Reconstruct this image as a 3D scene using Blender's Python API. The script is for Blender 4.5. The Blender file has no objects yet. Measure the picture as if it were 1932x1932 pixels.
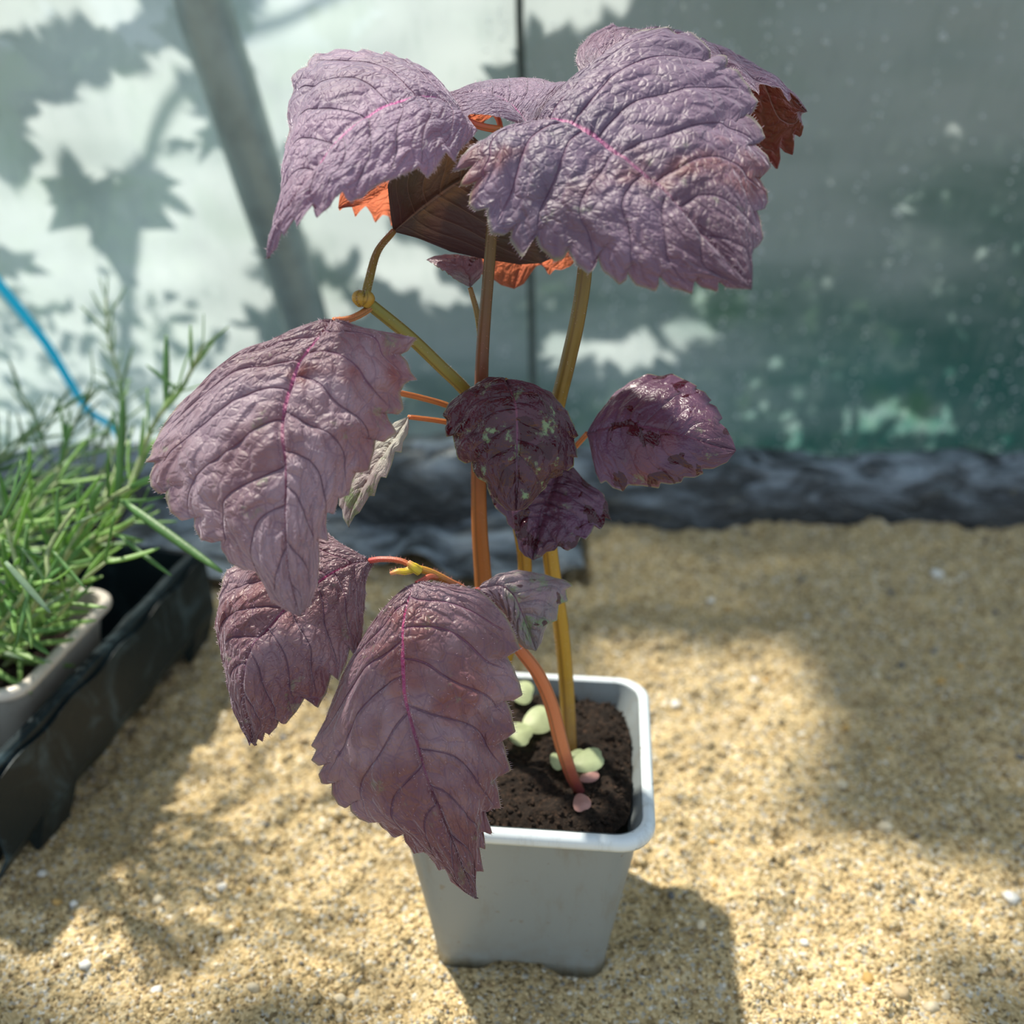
import bpy, math, random
import numpy as np
from mathutils import Vector, Matrix
random.seed(7)
RNG = np.random.default_rng(11)
SC = bpy.context.scene
COL = SC.collection

# ------------------------------------------------------------------ camera, world, sun, exposure
PITCH = math.radians(27.0)
FPX = 1937.0
CAM = np.array([0.0, 0.0, 0.26])
FWD = np.array([0, math.cos(PITCH), -math.sin(PITCH)])
UPV = np.array([0, math.sin(PITCH), math.cos(PITCH)])
RGT = np.array([1.0, 0, 0])
cd = bpy.data.cameras.new('camera')
cam = bpy.data.objects.new('camera', cd)
COL.objects.link(cam)
cam.location = CAM
cam.rotation_euler = (math.radians(90) - PITCH, 0, 0)
cd.sensor_width = 36
cd.lens = 36 * FPX / 1932
cd.clip_start = 0.01
cd.clip_end = 50
cd.dof.use_dof = True
cd.dof.focus_distance = 0.245
cd.dof.aperture_fstop = 9.0
SC.camera = cam

SC.view_settings.view_transform = 'Standard'
SC.view_settings.look = 'None'
SC.view_settings.gamma = 1
SC.view_settings.use_curve_mapping = False
SC.view_settings.exposure = 0.25
SC.cycles.use_denoising = True
SC.cycles.transparent_max_bounces = 16
SC.cycles.max_bounces = 8
SC.cycles.sample_clamp_indirect = 6

SUN = np.array([-0.42, 0.48, 1.0])
SUN = SUN / np.linalg.norm(SUN)          # direction towards the sun
sd = bpy.data.lights.new('sun', 'SUN')
sd.energy = 5.8
sd.angle = math.radians(2.2)
sd.color = (1.0, 0.93, 0.80)
sun = bpy.data.objects.new('sun', sd)
COL.objects.link(sun)
sun.rotation_euler = Vector(SUN).to_track_quat('Z', 'Y').to_euler()
sun.location = (-1, 1.2, 1.6)

W = bpy.data.worlds.new('world')
SC.world = W
W.use_nodes = True
bgn = W.node_tree.nodes['Background']
bgn.inputs[0].default_value = (0.72, 0.86, 1.0, 1)
bgn.inputs[1].default_value = 0.69

# ------------------------------------------------------------------ helpers
def P(px, py, d):
    """point d centimetres deep along the optical axis, on the ray of a photograph pixel"""
    d = d * 0.01
    return CAM + d * (FWD + (px - 966) / FPX * RGT - (py - 966) / FPX * UPV)

def ray_dir(px, py):
    return FWD + (px - 966) / FPX * RGT - (py - 966) / FPX * UPV

def atz(px, py, z):
    r = ray_dir(px, py)
    return CAM + r * ((z - CAM[2]) / r[2])

def aty(px, py, y):
    r = ray_dir(px, py)
    return CAM + r * ((y - CAM[1]) / r[1])

def project(p):
    q = np.asarray(p) - CAM
    dz = q @ FWD
    return 966 + FPX * (q @ RGT) / dz, 966 - FPX * (q @ UPV) / dz

def tag(o, label=None, cat=None, group=None, kind=None):
    if label: o['label'] = label
    if cat: o['category'] = cat
    if group: o['group'] = group
    if kind: o['kind'] = kind
    return o

def empty(name, loc, rz=0.0):
    o = bpy.data.objects.new(name, None)
    COL.objects.link(o)
    o.empty_display_size = 0.01
    o.location = loc
    o.rotation_euler = (0, 0, rz)
    return o

def place(o, parent):
    if parent is not None:
        o.parent = parent
        M = Matrix.LocRotScale(parent.location, parent.rotation_euler, parent.scale)
        if parent.parent is not None:
            M = Matrix.LocRotScale(parent.parent.location, parent.parent.rotation_euler, parent.parent.scale) @ parent.matrix_parent_inverse @ M
        o.matrix_parent_inverse = M.inverted()

def mesh_np(name, V, F, mat=None, parent=None, uv=None, smooth=True):
    """V (n,3) world positions, F list/array of faces, uv (n,2) per vertex"""
    me = bpy.data.meshes.new(name)
    V = np.asarray(V, dtype=np.float64)
    if isinstance(F, np.ndarray):
        n = F.shape[1]
        me.vertices.add(len(V)); me.vertices.foreach_set('co', V.astype(np.float32).ravel())
        me.loops.add(F.size); me.loops.foreach_set('vertex_index', F.astype(np.int32).ravel())
        me.polygons.add(len(F))
        me.polygons.foreach_set('loop_start', np.arange(0, F.size, n, dtype=np.int32))
        me.polygons.foreach_set('loop_total', np.full(len(F), n, dtype=np.int32))
        me.update(calc_edges=True)
        me.validate()
    else:
        me.from_pydata([tuple(v) for v in V], [], F)
        me.update()
    if uv is not None:
        li = np.zeros(len(me.loops), dtype=np.int32)
        me.loops.foreach_get('vertex_index', li)
        l = me.uv_layers.new(name='UVMap')
        l.data.foreach_set('uv', np.asarray(uv, dtype=np.float32)[li].ravel())
    if smooth:
        me.polygons.foreach_set('use_smooth', np.ones(len(me.polygons), dtype=bool))
    if mat: me.materials.append(mat)
    o = bpy.data.objects.new(name, me)
    COL.objects.link(o)
    place(o, parent)
    return o

def grid_faces(nu, nv, closed_v=False, off=0):
    i = np.arange(nu - 1)[:, None]
    m = nv if closed_v else nv - 1
    j = np.arange(m)[None, :]
    j2 = (j + 1) % nv
    a = i * nv + j; b = i * nv + j2; c = (i + 1) * nv + j2; d = (i + 1) * nv + j
    return np.stack([a, b, c, d], -1).reshape(-1, 4) + off

def catmull(pts, n):
    pts = np.asarray(pts, float)
    if len(pts) == 2:
        t = np.linspace(0, 1, n)[:, None]
        return pts[0] * (1 - t) + pts[1] * t
    seg = np.linalg.norm(np.diff(pts, axis=0), axis=1) ** 0.5 + 1e-9
    k = np.concatenate([[0], np.cumsum(seg)])
    ext = np.vstack([2 * pts[0] - pts[1], pts, 2 * pts[-1] - pts[-2]])
    fine = []
    for i in range(len(pts) - 1):
        p0, p1, p2, p3 = ext[i:i + 4]
        t = np.linspace(0, 1, 16, endpoint=False)[:, None]
        fine.append(0.5 * ((2 * p1) + (-p0 + p2) * t + (2 * p0 - 5 * p1 + 4 * p2 - p3) * t * t + (-p0 + 3 * p1 - 3 * p2 + p3) * t ** 3))
    fine.append(pts[-1:])
    fine = np.vstack(fine)
    return resample(fine, n)

def resample(fine, n):
    L = np.concatenate([[0], np.cumsum(np.linalg.norm(np.diff(fine, axis=0), axis=1))])
    s = np.linspace(0, L[-1], n)
    return np.stack([np.interp(s, L, fine[:, k]) for k in range(fine.shape[1])], 1)

def tube_arrays(path, rad, n=48, m=12, square=0.0, noise=0.0, close=True, off=0):
    C = catmull(path, n)
    R = np.interp(np.linspace(0, 1, n), np.linspace(0, 1, len(rad)), rad)
    T = np.gradient(C, axis=0); T /= np.linalg.norm(T, axis=1)[:, None]
    ref = np.array([0.31, 0.9, 0.2]); ref /= np.linalg.norm(ref)
    u = np.cross(T[0], ref); u /= np.linalg.norm(u)
    V = []
    a = np.linspace(0, 2 * math.pi, m, endpoint=False)
    prof = 1 + square * np.cos(4 * a)
    for i in range(n):
        u = u - T[i] * (u @ T[i]); u /= np.linalg.norm(u)
        w = np.cross(T[i], u)
        r = R[i] * prof * (1 + noise * math.sin(i * 1.7) * 0.5)
        V.append(C[i] + r[:, None] * (np.cos(a)[:, None] * u + np.sin(a)[:, None] * w))
    V = np.vstack(V)
    F = grid_faces(n, m, True)
    uv = np.stack([np.tile(a / (2 * math.pi), n), np.repeat(np.linspace(0, 1, n), m)], 1)
    F = [tuple(int(x) for x in f) for f in F]
    if close:
        F.append(tuple(range(m - 1, -1, -1)))
        F.append(tuple((n - 1) * m + k for k in range(m)))
    return V, F, uv

def tube(name, path, rad, mat, parent=None, n=48, m=12, square=0.0, noise=0.0):
    V, F, uv = tube_arrays(path, rad, n, m, square, noise)
    return mesh_np(name, V, F, mat, parent, uv)

def vnoise(x, y, scale, seed=0):
    """smooth value noise of two coordinate arrays, range -1..1"""
    r = np.random.default_rng(seed)
    N = 256
    g = r.uniform(-1, 1, (N, N))
    X = x * scale + 1000.3 + seed * 3.1; Y = y * scale + 1000.7
    xi = np.floor(X).astype(int); yi = np.floor(Y).astype(int)
    fx = X - xi; fy = Y - yi
    fx = fx * fx * (3 - 2 * fx); fy = fy * fy * (3 - 2 * fy)
    a = g[xi % N, yi % N]; b = g[(xi + 1) % N, yi % N]; c = g[xi % N, (yi + 1) % N]; d = g[(xi + 1) % N, (yi + 1) % N]
    return (a * (1 - fx) + b * fx) * (1 - fy) + (c * (1 - fx) + d * fx) * fy

# ------------------------------------------------------------------ node material helper
class NT:
    def __init__(self, name):
        self.m = bpy.data.materials.new(name)
        self.m.use_nodes = True
        self.t = self.m.node_tree
        self.t.nodes.clear()
        self.out = self.t.nodes.new('ShaderNodeOutputMaterial')
    def n(self, typ, **kw):
        nd = self.t.nodes.new('ShaderNode' + typ)
        for k, v in kw.items():
            if k.startswith('i_'):
                nd.inputs[k[2:].replace('_', ' ')].default_value = v
            else:
                setattr(nd, k, v)
        return nd
    def l(self, a, b):
        self.t.links.new(a, b)
    def val(self, sock, v):
        if isinstance(v, bpy.types.NodeSocket): self.l(v, sock)
        else: sock.default_value = v
    def math(self, op, a, b=0.0, c=None, clamp=False):
        nd = self.n('Math', operation=op); nd.use_clamp = clamp
        self.val(nd.inputs[0], a); self.val(nd.inputs[1], b)
        if c is not None: self.val(nd.inputs[2], c)
        return nd.outputs[0]
    def mix(self, f, a, b, blend='MIX'):
        nd = self.n('Mix', data_type='RGBA', blend_type=blend)
        self.val(nd.inputs[0], f)
        self.val(nd.inputs[6], a if isinstance(a, bpy.types.NodeSocket) else (*a, 1))
        self.val(nd.inputs[7], b if isinstance(b, bpy.types.NodeSocket) else (*b, 1))
        return nd.outputs[2]
    def ramp(self, f, stops, interp='LINEAR'):
        nd = self.n('ValToRGB'); cr = nd.color_ramp; cr.interpolation = interp
        while len(cr.elements) < len(stops): cr.elements.new(0.5)
        for e, (p, c) in zip(cr.elements, stops):
            e.position = p
            e.color = (*c, 1) if isinstance(c, tuple) else (c, c, c, 1)
        self.val(nd.inputs[0], f)
        return nd.outputs[0]
    def smooth(self, v, lo, hi):
        nd = self.n('MapRange', interpolation_type='SMOOTHSTEP')
        self.val(nd.inputs[0], v); nd.inputs[1].default_value = lo; nd.inputs[2].default_value = hi
        return nd.outputs[0]
    def noise(self, scale, detail=3, vec=None, rough=0.55, dist=0.0):
        nd = self.n('TexNoise'); nd.inputs['Scale'].default_value = scale; nd.inputs['Detail'].default_value = detail
        nd.inputs['Roughness'].default_value = rough; nd.inputs['Distortion'].default_value = dist
        if vec is not None: self.l(vec, nd.inputs['Vector'])
        return nd.outputs[0]
    def pos(self):
        return self.n('NewGeometry').outputs['Position']
    def bump(self, h, strength=0.5, dist=0.001, normal=None):
        nd = self.n('Bump'); nd.inputs['Strength'].default_value = strength; nd.inputs['Distance'].default_value = dist
        self.l(h, nd.inputs['Height'])
        if normal is not None: self.l(normal, nd.inputs['Normal'])
        return nd.outputs[0]
    def bsdf(self, color, rough=0.5, spec=0.5, normal=None, metallic=0.0, **kw):
        b = self.n('BsdfPrincipled')
        self.val(b.inputs['Base Color'], color if isinstance(color, bpy.types.NodeSocket) else (*color, 1))
        self.val(b.inputs['Roughness'], rough); self.val(b.inputs['Specular IOR Level'], spec)
        self.val(b.inputs['Metallic'], metallic)
        if normal is not None: self.l(normal, b.inputs['Normal'])
        for k, v in kw.items():
            self.val(b.inputs[k.replace('_', ' ')], v)
        return b.outputs[0]
    def done(self, sh):
        self.l(sh, self.out.inputs['Surface'])
        return self.m

def leaf_material(name, colA, colB, rough=0.46, green=0.2, wet=0.0, under=(0.10, 0.035, 0.03), trans=(0.75, 0.10, 0.04),
                  tw=0.28, vein=(0.42, 0.05, 0.20), veindark=(0.085, 0.03, 0.08), sheen=0.35, rust=0.3, pinkness=1.0, vs=1.0, tip=0.0, wth=0.58, vein2=(0.13, 0.04, 0.09)):
    t = NT(name)
    uvn = t.n('UVMap'); sep = t.n('SeparateXYZ'); t.l(uvn.outputs[0], sep.inputs[0])
    v = t.math('MULTIPLY_ADD', sep.outputs[0], 2.0, -1.0)
    s = t.math('ABSOLUTE', v)
    side = t.math('SIGN', v)
    tt = sep.outputs[1]
    pos = t.pos()
    wob = t.math('MULTIPLY_ADD', t.noise(130, 2, pos), 0.03, -0.015)
    ttw = t.math('ADD', tt, wob)
    # lateral veins at whole multiples of 1/8 along the leaf, alternate halves slightly offset
    sw_ = t.math('MULTIPLY', t.math('MULTIPLY_ADD', s, 0.9, 0.9), s)
    wb = t.math('MULTIPLY', t.math('SINE', t.math('ADD', t.math('MULTIPLY', s, 5.0), t.math('MULTIPLY_ADD', tt, 19.0, side))), 0.10)
    q0 = t.math('MULTIPLY_ADD', tt, 8.6, t.math('MULTIPLY', side, 0.16))
    q = t.math('ADD', t.math('SUBTRACT', q0, sw_), wb)
    fr = t.math('ABSOLUTE', t.math('SUBTRACT', t.math('FRACT', t.math('ADD', q, 0.5)), 0.5))
    lat = t.math('SUBTRACT', 1.0, t.smooth(fr, 0.004, 0.040))
    lat = t.math('MULTIPLY', lat, t.math('SUBTRACT', 1.0, t.smooth(s, 0.80, 0.98)))
    # ladder of small veins between them
    cv = t.n('CombineXYZ'); t.l(t.math('MULTIPLY', s, 5.5), cv.inputs[0]); t.l(t.math('MULTIPLY', q, 1.7), cv.inputs[1]); t.l(t.math('MULTIPLY', side, 7.3), cv.inputs[2])
    vo = t.n('TexVoronoi', feature='DISTANCE_TO_EDGE'); vo.inputs['Scale'].default_value = 1.0; t.l(cv.outputs[0], vo.inputs['Vector'])
    cell = t.smooth(vo.outputs['Distance'], 0.0, 0.22)
    ter = t.math('SUBTRACT', 1.0, t.smooth(vo.outputs['Distance'], 0.005, 0.05))
    cv2 = t.n('CombineXYZ'); t.l(t.math('MULTIPLY', s, 17.0), cv2.inputs[0]); t.l(t.math('MULTIPLY', tt, 44.0), cv2.inputs[1]); t.l(side, cv2.inputs[2])
    vo2 = t.n('TexVoronoi', feature='DISTANCE_TO_EDGE'); vo2.inputs['Scale'].default_value = 1.0; t.l(cv2.outputs[0], vo2.inputs['Vector'])
    cell2 = t.smooth(vo2.outputs['Distance'], 0.0, 0.25)
    midw = t.math('MULTIPLY_ADD', tt, -0.015, 0.024)
    mid = t.math('SUBTRACT', 1.0, t.smooth(t.math('DIVIDE', s, midw), 0.5, 1.2))
    # colour of the upper side
    n1 = t.noise(60, 4, pos); n2 = t.noise(190, 5, pos, 0.7); n3 = t.noise(34, 3, pos)
    base = t.mix(t.smooth(n1, 0.38, 0.64), colA, colB)
    base = t.mix(t.math('MULTIPLY', t.smooth(n3, 0.56, 0.68), rust), base, (0.17, 0.035, 0.022))
    if tip: base = t.mix(t.math('MULTIPLY', t.smooth(t.math('ADD', tt, t.math('MULTIPLY_ADD', n1, 0.8, -0.4)), 0.35, 0.95), tip), base, (0.105, 0.035, 0.05))
    base = t.mix(t.math('MULTIPLY', ter, 0.35 * vs), base, veindark)
    gm = t.math('MULTIPLY', t.smooth(n2, 0.60 - 0.10 * green, 0.68 - 0.06 * green), t.smooth(t.math('ADD', n1, t.math('MULTIPLY', tt, 0.10)), 0.56 - 0.08 * green, 0.62))
    base = t.mix(t.math('MULTIPLY', gm, min(1.0, green * 2)), base, (0.16, 0.24, 0.12))
    base = t.mix(t.math('MULTIPLY', t.smooth(s, 0.965, 1.0), 0.30 + green), base, (0.20, 0.24, 0.09))
    base = t.mix(t.math('MULTIPLY', lat, 0.6 * vs), base, t.mix(t.smooth(tt, 0.1, 0.5), (0.24, 0.04, 0.13), veindark))
    pk = t.math('MULTIPLY', mid, pinkness)
    base = t.mix(pk, base, t.mix(t.smooth(tt, 0.2, 0.7), vein, vein2))
    rg = rough
    if wet > 0:
        wm = t.smooth(t.noise(150, 3, pos, 0.5, 0.6), wth - 0.012, wth + 0.012)
        base = t.mix(t.math('MULTIPLY', wm, wet), base, (0.03, 0.002, 0.008))
        rg = t.math('MULTIPLY_ADD', wm, -rough * 0.75, rough)
    un = t.mix(t.smooth(n1, 0.40, 0.62), under, tuple(min(1, c * 0.6 + a) for c, a in zip(under, (0.01, 0.02, 0.0))))
    un = t.mix(t.math('MAXIMUM', t.math('MULTIPLY', lat, 0.6), mid), un, (0.22, 0.14, 0.09))
    geo = t.n('NewGeometry')
    col = t.mix(geo.outputs['Backfacing'], base, un)
    hgt = t.math('ADD', t.math('MULTIPLY', cell, 0.55), t.math('MULTIPLY', cell2, 0.22))
    hgt = t.math('ADD', hgt, t.math('MULTIPLY', t.noise(1500, 2, pos), 0.16))
    hgt = t.math('SUBTRACT', hgt, t.math('MULTIPLY', lat, 0.5))
    nrm = t.bump(hgt, 0.12 + 0.66 * vs, 0.0009)
    pb = t.bsdf(col, rg, 0.5, nrm, Sheen_Weight=sheen, Sheen_Roughness=0.4, Sheen_Tint=(0.86, 0.80, 0.95, 1))
    tr = t.n('BsdfTranslucent')
    tcol = t.mix(t.math('MAXIMUM', t.math('MULTIPLY', lat, 0.8), t.math('MULTIPLY', ter, 0.5)), trans, tuple(c * 0.35 for c in trans))
    t.l(tcol, tr.inputs[0]); t.l(nrm, tr.inputs[1])
    mx = t.n('MixShader'); mx.inputs[0].default_value = tw
    t.l(pb, mx.inputs[1]); t.l(tr.outputs[0], mx.inputs[2])
    return t.done(mx.outputs[0])

def stem_material(name, stops, rough=0.42):
    t = NT(name)
    uvn = t.n('UVMap'); sep = t.n('SeparateXYZ'); t.l(uvn.outputs[0], sep.inputs[0])
    f = t.math('ADD', sep.outputs[1], t.math('MULTIPLY_ADD', t.noise(180, 3, t.pos()), 0.12, -0.06))
    col = t.ramp(f, stops)
    g = t.math('ABSOLUTE', t.math('SUBTRACT', t.math('FRACT', t.math('MULTIPLY', sep.outputs[0], 4.0)), 0.5))
    col = t.mix(t.math('MULTIPLY', t.smooth(g, 0.34, 0.5), 0.55), col, (0.10, 0.05, 0.012))
    nrm = t.bump(t.math('ADD', t.math('MULTIPLY', g, -1.0), t.math('MULTIPLY', t.noise(900, 2, t.pos()), 0.3)), 0.5, 0.0006)
    pb = t.bsdf(col, rough, 0.4, nrm, Subsurface_Weight=0.35, Subsurface_Scale=0.003, Subsurface_Radius=(1.0, 0.5, 0.2))
    return t.done(pb)

def plain(name, color, rough=0.5, spec=0.5, var=0.15, nscale=60, bumps=0.2, bscale=300, bdist=0.0005, metallic=0.0, trans=None, tw=0.0):
    t = NT(name); pos = t.pos()
    c2 = tuple(c * (1 - var) for c in color)
    c = t.mix(t.smooth(t.noise(nscale, 4, pos), 0.35, 0.65), color, c2)
    nrm = t.bump(t.noise(bscale, 3, pos), bumps, bdist)
    pb = t.bsdf(c, rough, spec, nrm, metallic)
    if trans is None: return t.done(pb)
    tr = t.n('BsdfTranslucent'); tr.inputs[0].default_value = (*trans, 1)
    mx = t.n('MixShader'); mx.inputs[0].default_value = tw
    t.l(pb, mx.inputs[1]); t.l(tr.outputs[0], mx.inputs[2])
    return t.done(mx.outputs[0])

# ------------------------------------------------------------------ the sand bed on the bench
M_sand = (lambda: None)
def make_sand_mat():
    t = NT('sand'); pos = t.pos()
    vo = t.n('TexVoronoi'); vo.inputs['Scale'].default_value = 950; t.l(pos, vo.inputs['Vector'])
    r = t.n('SeparateColor'); t.l(vo.outputs['Color'], r.inputs[0])
    c = t.ramp(r.outputs[0], [(0.0, (0.14, 0.10, 0.05)), (0.2, (0.40, 0.30, 0.15)), (0.5, (0.62, 0.47, 0.25)), (0.8, (0.66, 0.54, 0.32)), (0.93, (0.40, 0.39, 0.35)), (1.0, (0.85, 0.80, 0.68))])
    c = t.mix(t.math('MULTIPLY', t.smooth(t.noise(40, 4, pos), 0.45, 0.70), 0.35), c, (0.36, 0.27, 0.15))
    c = t.mix(t.math('MULTIPLY', t.smooth(t.noise(150, 4, pos, 0.7), 0.60, 0.72), 0.45), c, (0.20, 0.17, 0.13))
    h = t.math('ADD', t.math('MULTIPLY', vo.outputs['Distance'], -0.6), t.noise(420, 4, pos, 0.7))
    return t.done(t.bsdf(c, 0.9, 0.2, t.bump(h, 0.9, 0.0012)))
M_sand = make_sand_mat()

def sand_z(x, y):
    z = vnoise(x, y, 14, 1) * 0.0028 + vnoise(x * 0.8, y, 34, 2) * 0.0028
    a = vnoise(x, y, 80, 3); z += np.where(a > 0, a, a * 0.6) * 0.0030
    b = vnoise(x * 0.9, y * 1.1, 180, 4); z += b * 0.0018
    z += vnoise(x, y, 420, 5) * 0.0006 + vnoise(x, y, 900, 6) * 0.0003 + np.clip(vnoise(x, y, 120, 7), 0.1, 1) * 0.0018
    # shallow furrows
    z += -0.003 * np.exp(-((y - 0.345 - 0.02 * vnoise(x, y * 0, 12, 8)) / 0.006) ** 2) * (x > 0.05)
    z += -0.003 * np.exp(-((y - 0.262 - 0.01 * vnoise(x, y * 0, 12, 9)) / 0.004) ** 2) * (x > 0.09)
    z += 0.004 * np.clip((y - 0.42) / 0.06, 0, 1)
    # scraped hollow where the film lies
    z -= 0.010 * np.clip((0.040 - x) / 0.008, 0, 1) * np.clip((y - 0.426) / 0.008, 0, 1)
    # flattened under the pot
    m = np.exp(-(((x - 0.006) / 0.036) ** 4 + ((y - 0.236) / 0.036) ** 4))
    z = z * (1 - m) - 0.001 * m
    return z

def make_ground():
    xs = np.concatenate([np.linspace(-0.8, -0.27, 90, endpoint=False), np.linspace(-0.27, 0.27, 620, endpoint=False), np.linspace(0.27, 0.8, 90)])
    ys = np.concatenate([np.linspace(-0.12, 0.15, 60, endpoint=False), np.linspace(0.15, 0.50, 440)])
    X, Y = np.meshgrid(xs, ys, indexing='ij')
    Z = sand_z(X, Y)
    V = np.stack([X, Y, Z], -1).reshape(-1, 3)
    F = grid_faces(len(xs), len(ys))[:, ::-1]
    g = mesh_np('sand_bed', V, F.copy(), M_sand)
    tag(g, 'coarse yellow sand bed covering the greenhouse bench', None, None, 'structure')
    return g
ground = make_ground()
gm = ground.data
if gm.polygons[0].normal.z < 0:
    gm.flip_normals()

def blob(name, mats, sx, sy, sz, seed, sub=1):
    """a small irregular stone centred on its origin"""
    r = np.random.default_rng(seed)
    ph = (1 + 5 ** 0.5) / 2
    v = np.array([[-1, ph, 0], [1, ph, 0], [-1, -ph, 0], [1, -ph, 0], [0, -1, ph], [0, 1, ph], [0, -1, -ph], [0, 1, -ph], [ph, 0, -1], [ph, 0, 1], [-ph, 0, -1], [-ph, 0, 1]])
    f = [(0, 11, 5), (0, 5, 1), (0, 1, 7), (0, 7, 10), (0, 10, 11), (1, 5, 9), (5, 11, 4), (11, 10, 2), (10, 7, 6), (7, 1, 8), (3, 9, 4), (3, 4, 2), (3, 2, 6), (3, 6, 8), (3, 8, 9), (4, 9, 5), (2, 4, 11), (6, 2, 10), (8, 6, 7), (9, 8, 1)]
    v = v / np.linalg.norm(v[0])
    for _ in range(sub):
        vl = [tuple(a) for a in v]; cache = {}; nf = []
        def mp(a, b):
            k = (min(a, b), max(a, b))
            if k not in cache:
                m = (np.array(vl[a]) + np.array(vl[b])) / 2
                vl.append(tuple(m / np.linalg.norm(m))); cache[k] = len(vl) - 1
            return cache[k]
        for a, b, c in f:
            ab, bc, ca = mp(a, b), mp(b, c), mp(c, a)
            nf += [(a, ab, ca), (b, bc, ab), (c, ca, bc), (ab, bc, ca)]
        v = np.array(vl); f = nf
    v = v * (1 + r.uniform(-0.16, 0.16, (len(v), 1))) * np.array([sx, sy, sz])
    return v, f

# pebbles and loose grains
M_peb = [plain('pebble_' + n, c, 0.7, 0.35, 0.3, 300, 0.3, 900) for n, c in
         (('cream', (0.72, 0.62, 0.44)), ('white', (0.80, 0.78, 0.72)), ('ochre', (0.60, 0.38, 0.13)), ('slate', (0.17, 0.17, 0.17)), ('tan', (0.50, 0.38, 0.22)))]
peb_meshes = []
for k in range(10):
    v, f = blob('pebble', None, 1, 0.72 + 0.25 * (k % 3) / 2, 0.6, 100 + k)
    me = bpy.data.meshes.new('pebble'); me.from_pydata([tuple(a) for a in v], [], f); me.update()
    me.polygons.foreach_set('use_smooth', np.ones(len(f), dtype=bool))
    me.materials.append(M_peb[[0, 0, 1, 2, 3, 4, 4, 0, 4, 3][k]])
    peb_meshes.append(me)
def free_of_things(x, y):
    if abs(x - 0.006) < 0.036 and abs(y - 0.238) < 0.037: return False
    if x < -0.125 and y > 0.24: return False
    return True
known = [(275, 1320, 8), (1275, 1322, 11), (1215, 1240, 6), (1490, 1400, 10), (1405, 1380, 8), (80, 1652, 9), (110, 1708, 11), (75, 1768, 9), (50, 1835, 8),
         (165, 1835, 12), (640, 1885, 14), (665, 1880, 13), (640, 1922, 12), (420, 1675, 10), (1640, 1840, 16), (1700, 1870, 17), (1760, 1895, 16), (1905, 1700, 16),
         (1585, 1485, 14), (1670, 1555, 16), (1320, 1755, 12), (1520, 1765, 9), (1345, 1585, 8), (1860, 1540, 12), (1315, 1100, 8), (1765, 1090, 13), (1790, 1098, 10),
         (1710, 1205, 6), (1735, 1225, 6), (1425, 1270, 10), (450, 1745, 9), (240, 1370, 16), (480, 1870, 14), (295, 1870, 12), (300, 1700, 12), (1880, 1350, 7)]
npb = 0
def pebble(x, y, r, k):
    o = bpy.data.objects.new('pebble', peb_meshes[k])
    COL.objects.link(o)
    o.parent = ground
    z = float(sand_z(np.array([x]), np.array([y]))[0])
    o.location = (x, y, z + r * 0.18)
    o.rotation_euler = (random.uniform(-.3, .3), random.uniform(-.3, .3), random.uniform(0, 6.28))
    o.scale = (r, r, r)
for i, (px, py, rp) in enumerate(known):
    p = atz(px, py, 0.001)
    dep = (p - CAM) @ FWD
    pebble(p[0], p[1], rp * 1.0 * dep / FPX, [0, 2, 7, 1, 0, 2, 3, 5][i % 8])
while npb < 225:
    x, y = random.uniform(-0.26, 0.27), random.uniform(0.17, 0.485)
    if not free_of_things(x, y): continue
    pebble(x, y, random.uniform(0.0006, 0.0015) * (1 + 0.5 * (y > 0.3)), random.randrange(10)); npb += 1

def scatter_blobs(name, pts, radii, mat, parent, seed=0, kinds=6, sub=0, flat=0.7):
    """many tiny grains joined into one mesh"""
    Vs, Fs, off = [], [], 0
    protos = [blob('', None, 1, 0.8, flat, 500 + seed * 10 + k, sub) for k in range(kinds)]
    r = np.random.default_rng(seed)
    n = len(pts)
    kk = r.integers(0, kinds, n)
    for k in range(kinds):
        idx = np.where(kk == k)[0]
        v, f = protos[k]; f = np.array(f)
        a = r.uniform(0, 2 * math.pi, len(idx))
        c, s = np.cos(a), np.sin(a)
        vx = v[None, :, 0] * c[:, None] - v[None, :, 1] * s[:, None]
        vy = v[None, :, 0] * s[:, None] + v[None, :, 1] * c[:, None]
        vz = np.broadcast_to(v[None, :, 2], vx.shape)
        VV = np.stack([vx, vy, vz], -1) * radii[idx][:, None, None] + pts[idx][:, None, :]
        Vs.append(VV.reshape(-1, 3))
        Fs.append((f[None] + (np.arange(len(idx)) * len(v))[:, None, None]).reshape(-1, 3) + off)
        off += len(idx) * len(v)
    return mesh_np(name, np.vstack(Vs), np.vstack(Fs), mat, parent)
NG = 30000
gx = RNG.uniform(-0.27, 0.28, NG); gy = RNG.uniform(0.165, 0.49, NG)
keep = ~((np.abs(gx - 0.006) < 0.028) & (np.abs(gy - 0.238) < 0.028)); gx, gy = gx[keep], gy[keep]
gr = RNG.uniform(0.00022, 0.00075, len(gx)) * (1 + 0.4 * (RNG.uniform(0, 1, len(gx)) > 0.9))
gz = sand_z(gx, gy) + gr * 0.25
def grain_mat():
    t = NT('sand_grain'); pos = t.pos()
    rnd = t.n('NewGeometry').outputs['Random Per Island']
    c = t.ramp(rnd, [(0, (0.30, 0.21, 0.11)), (0.35, (0.56, 0.42, 0.21)), (0.7, (0.70, 0.56, 0.32)), (0.86, (0.74, 0.68, 0.55)), (0.93, (0.20, 0.19, 0.18)), (1.0, (0.56, 0.34, 0.12))], 'CONSTANT')
    return t.done(t.bsdf(c, 0.75, 0.3))
NC = 3600
cx_ = RNG.uniform(-0.26, 0.27, NC); cy_ = RNG.uniform(0.17, 0.485, NC)
keep = ~((np.abs(cx_ - 0.006) < 0.030) & (np.abs(cy_ - 0.238) < 0.030)); cx_, cy_ = cx_[keep], cy_[keep]
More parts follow.
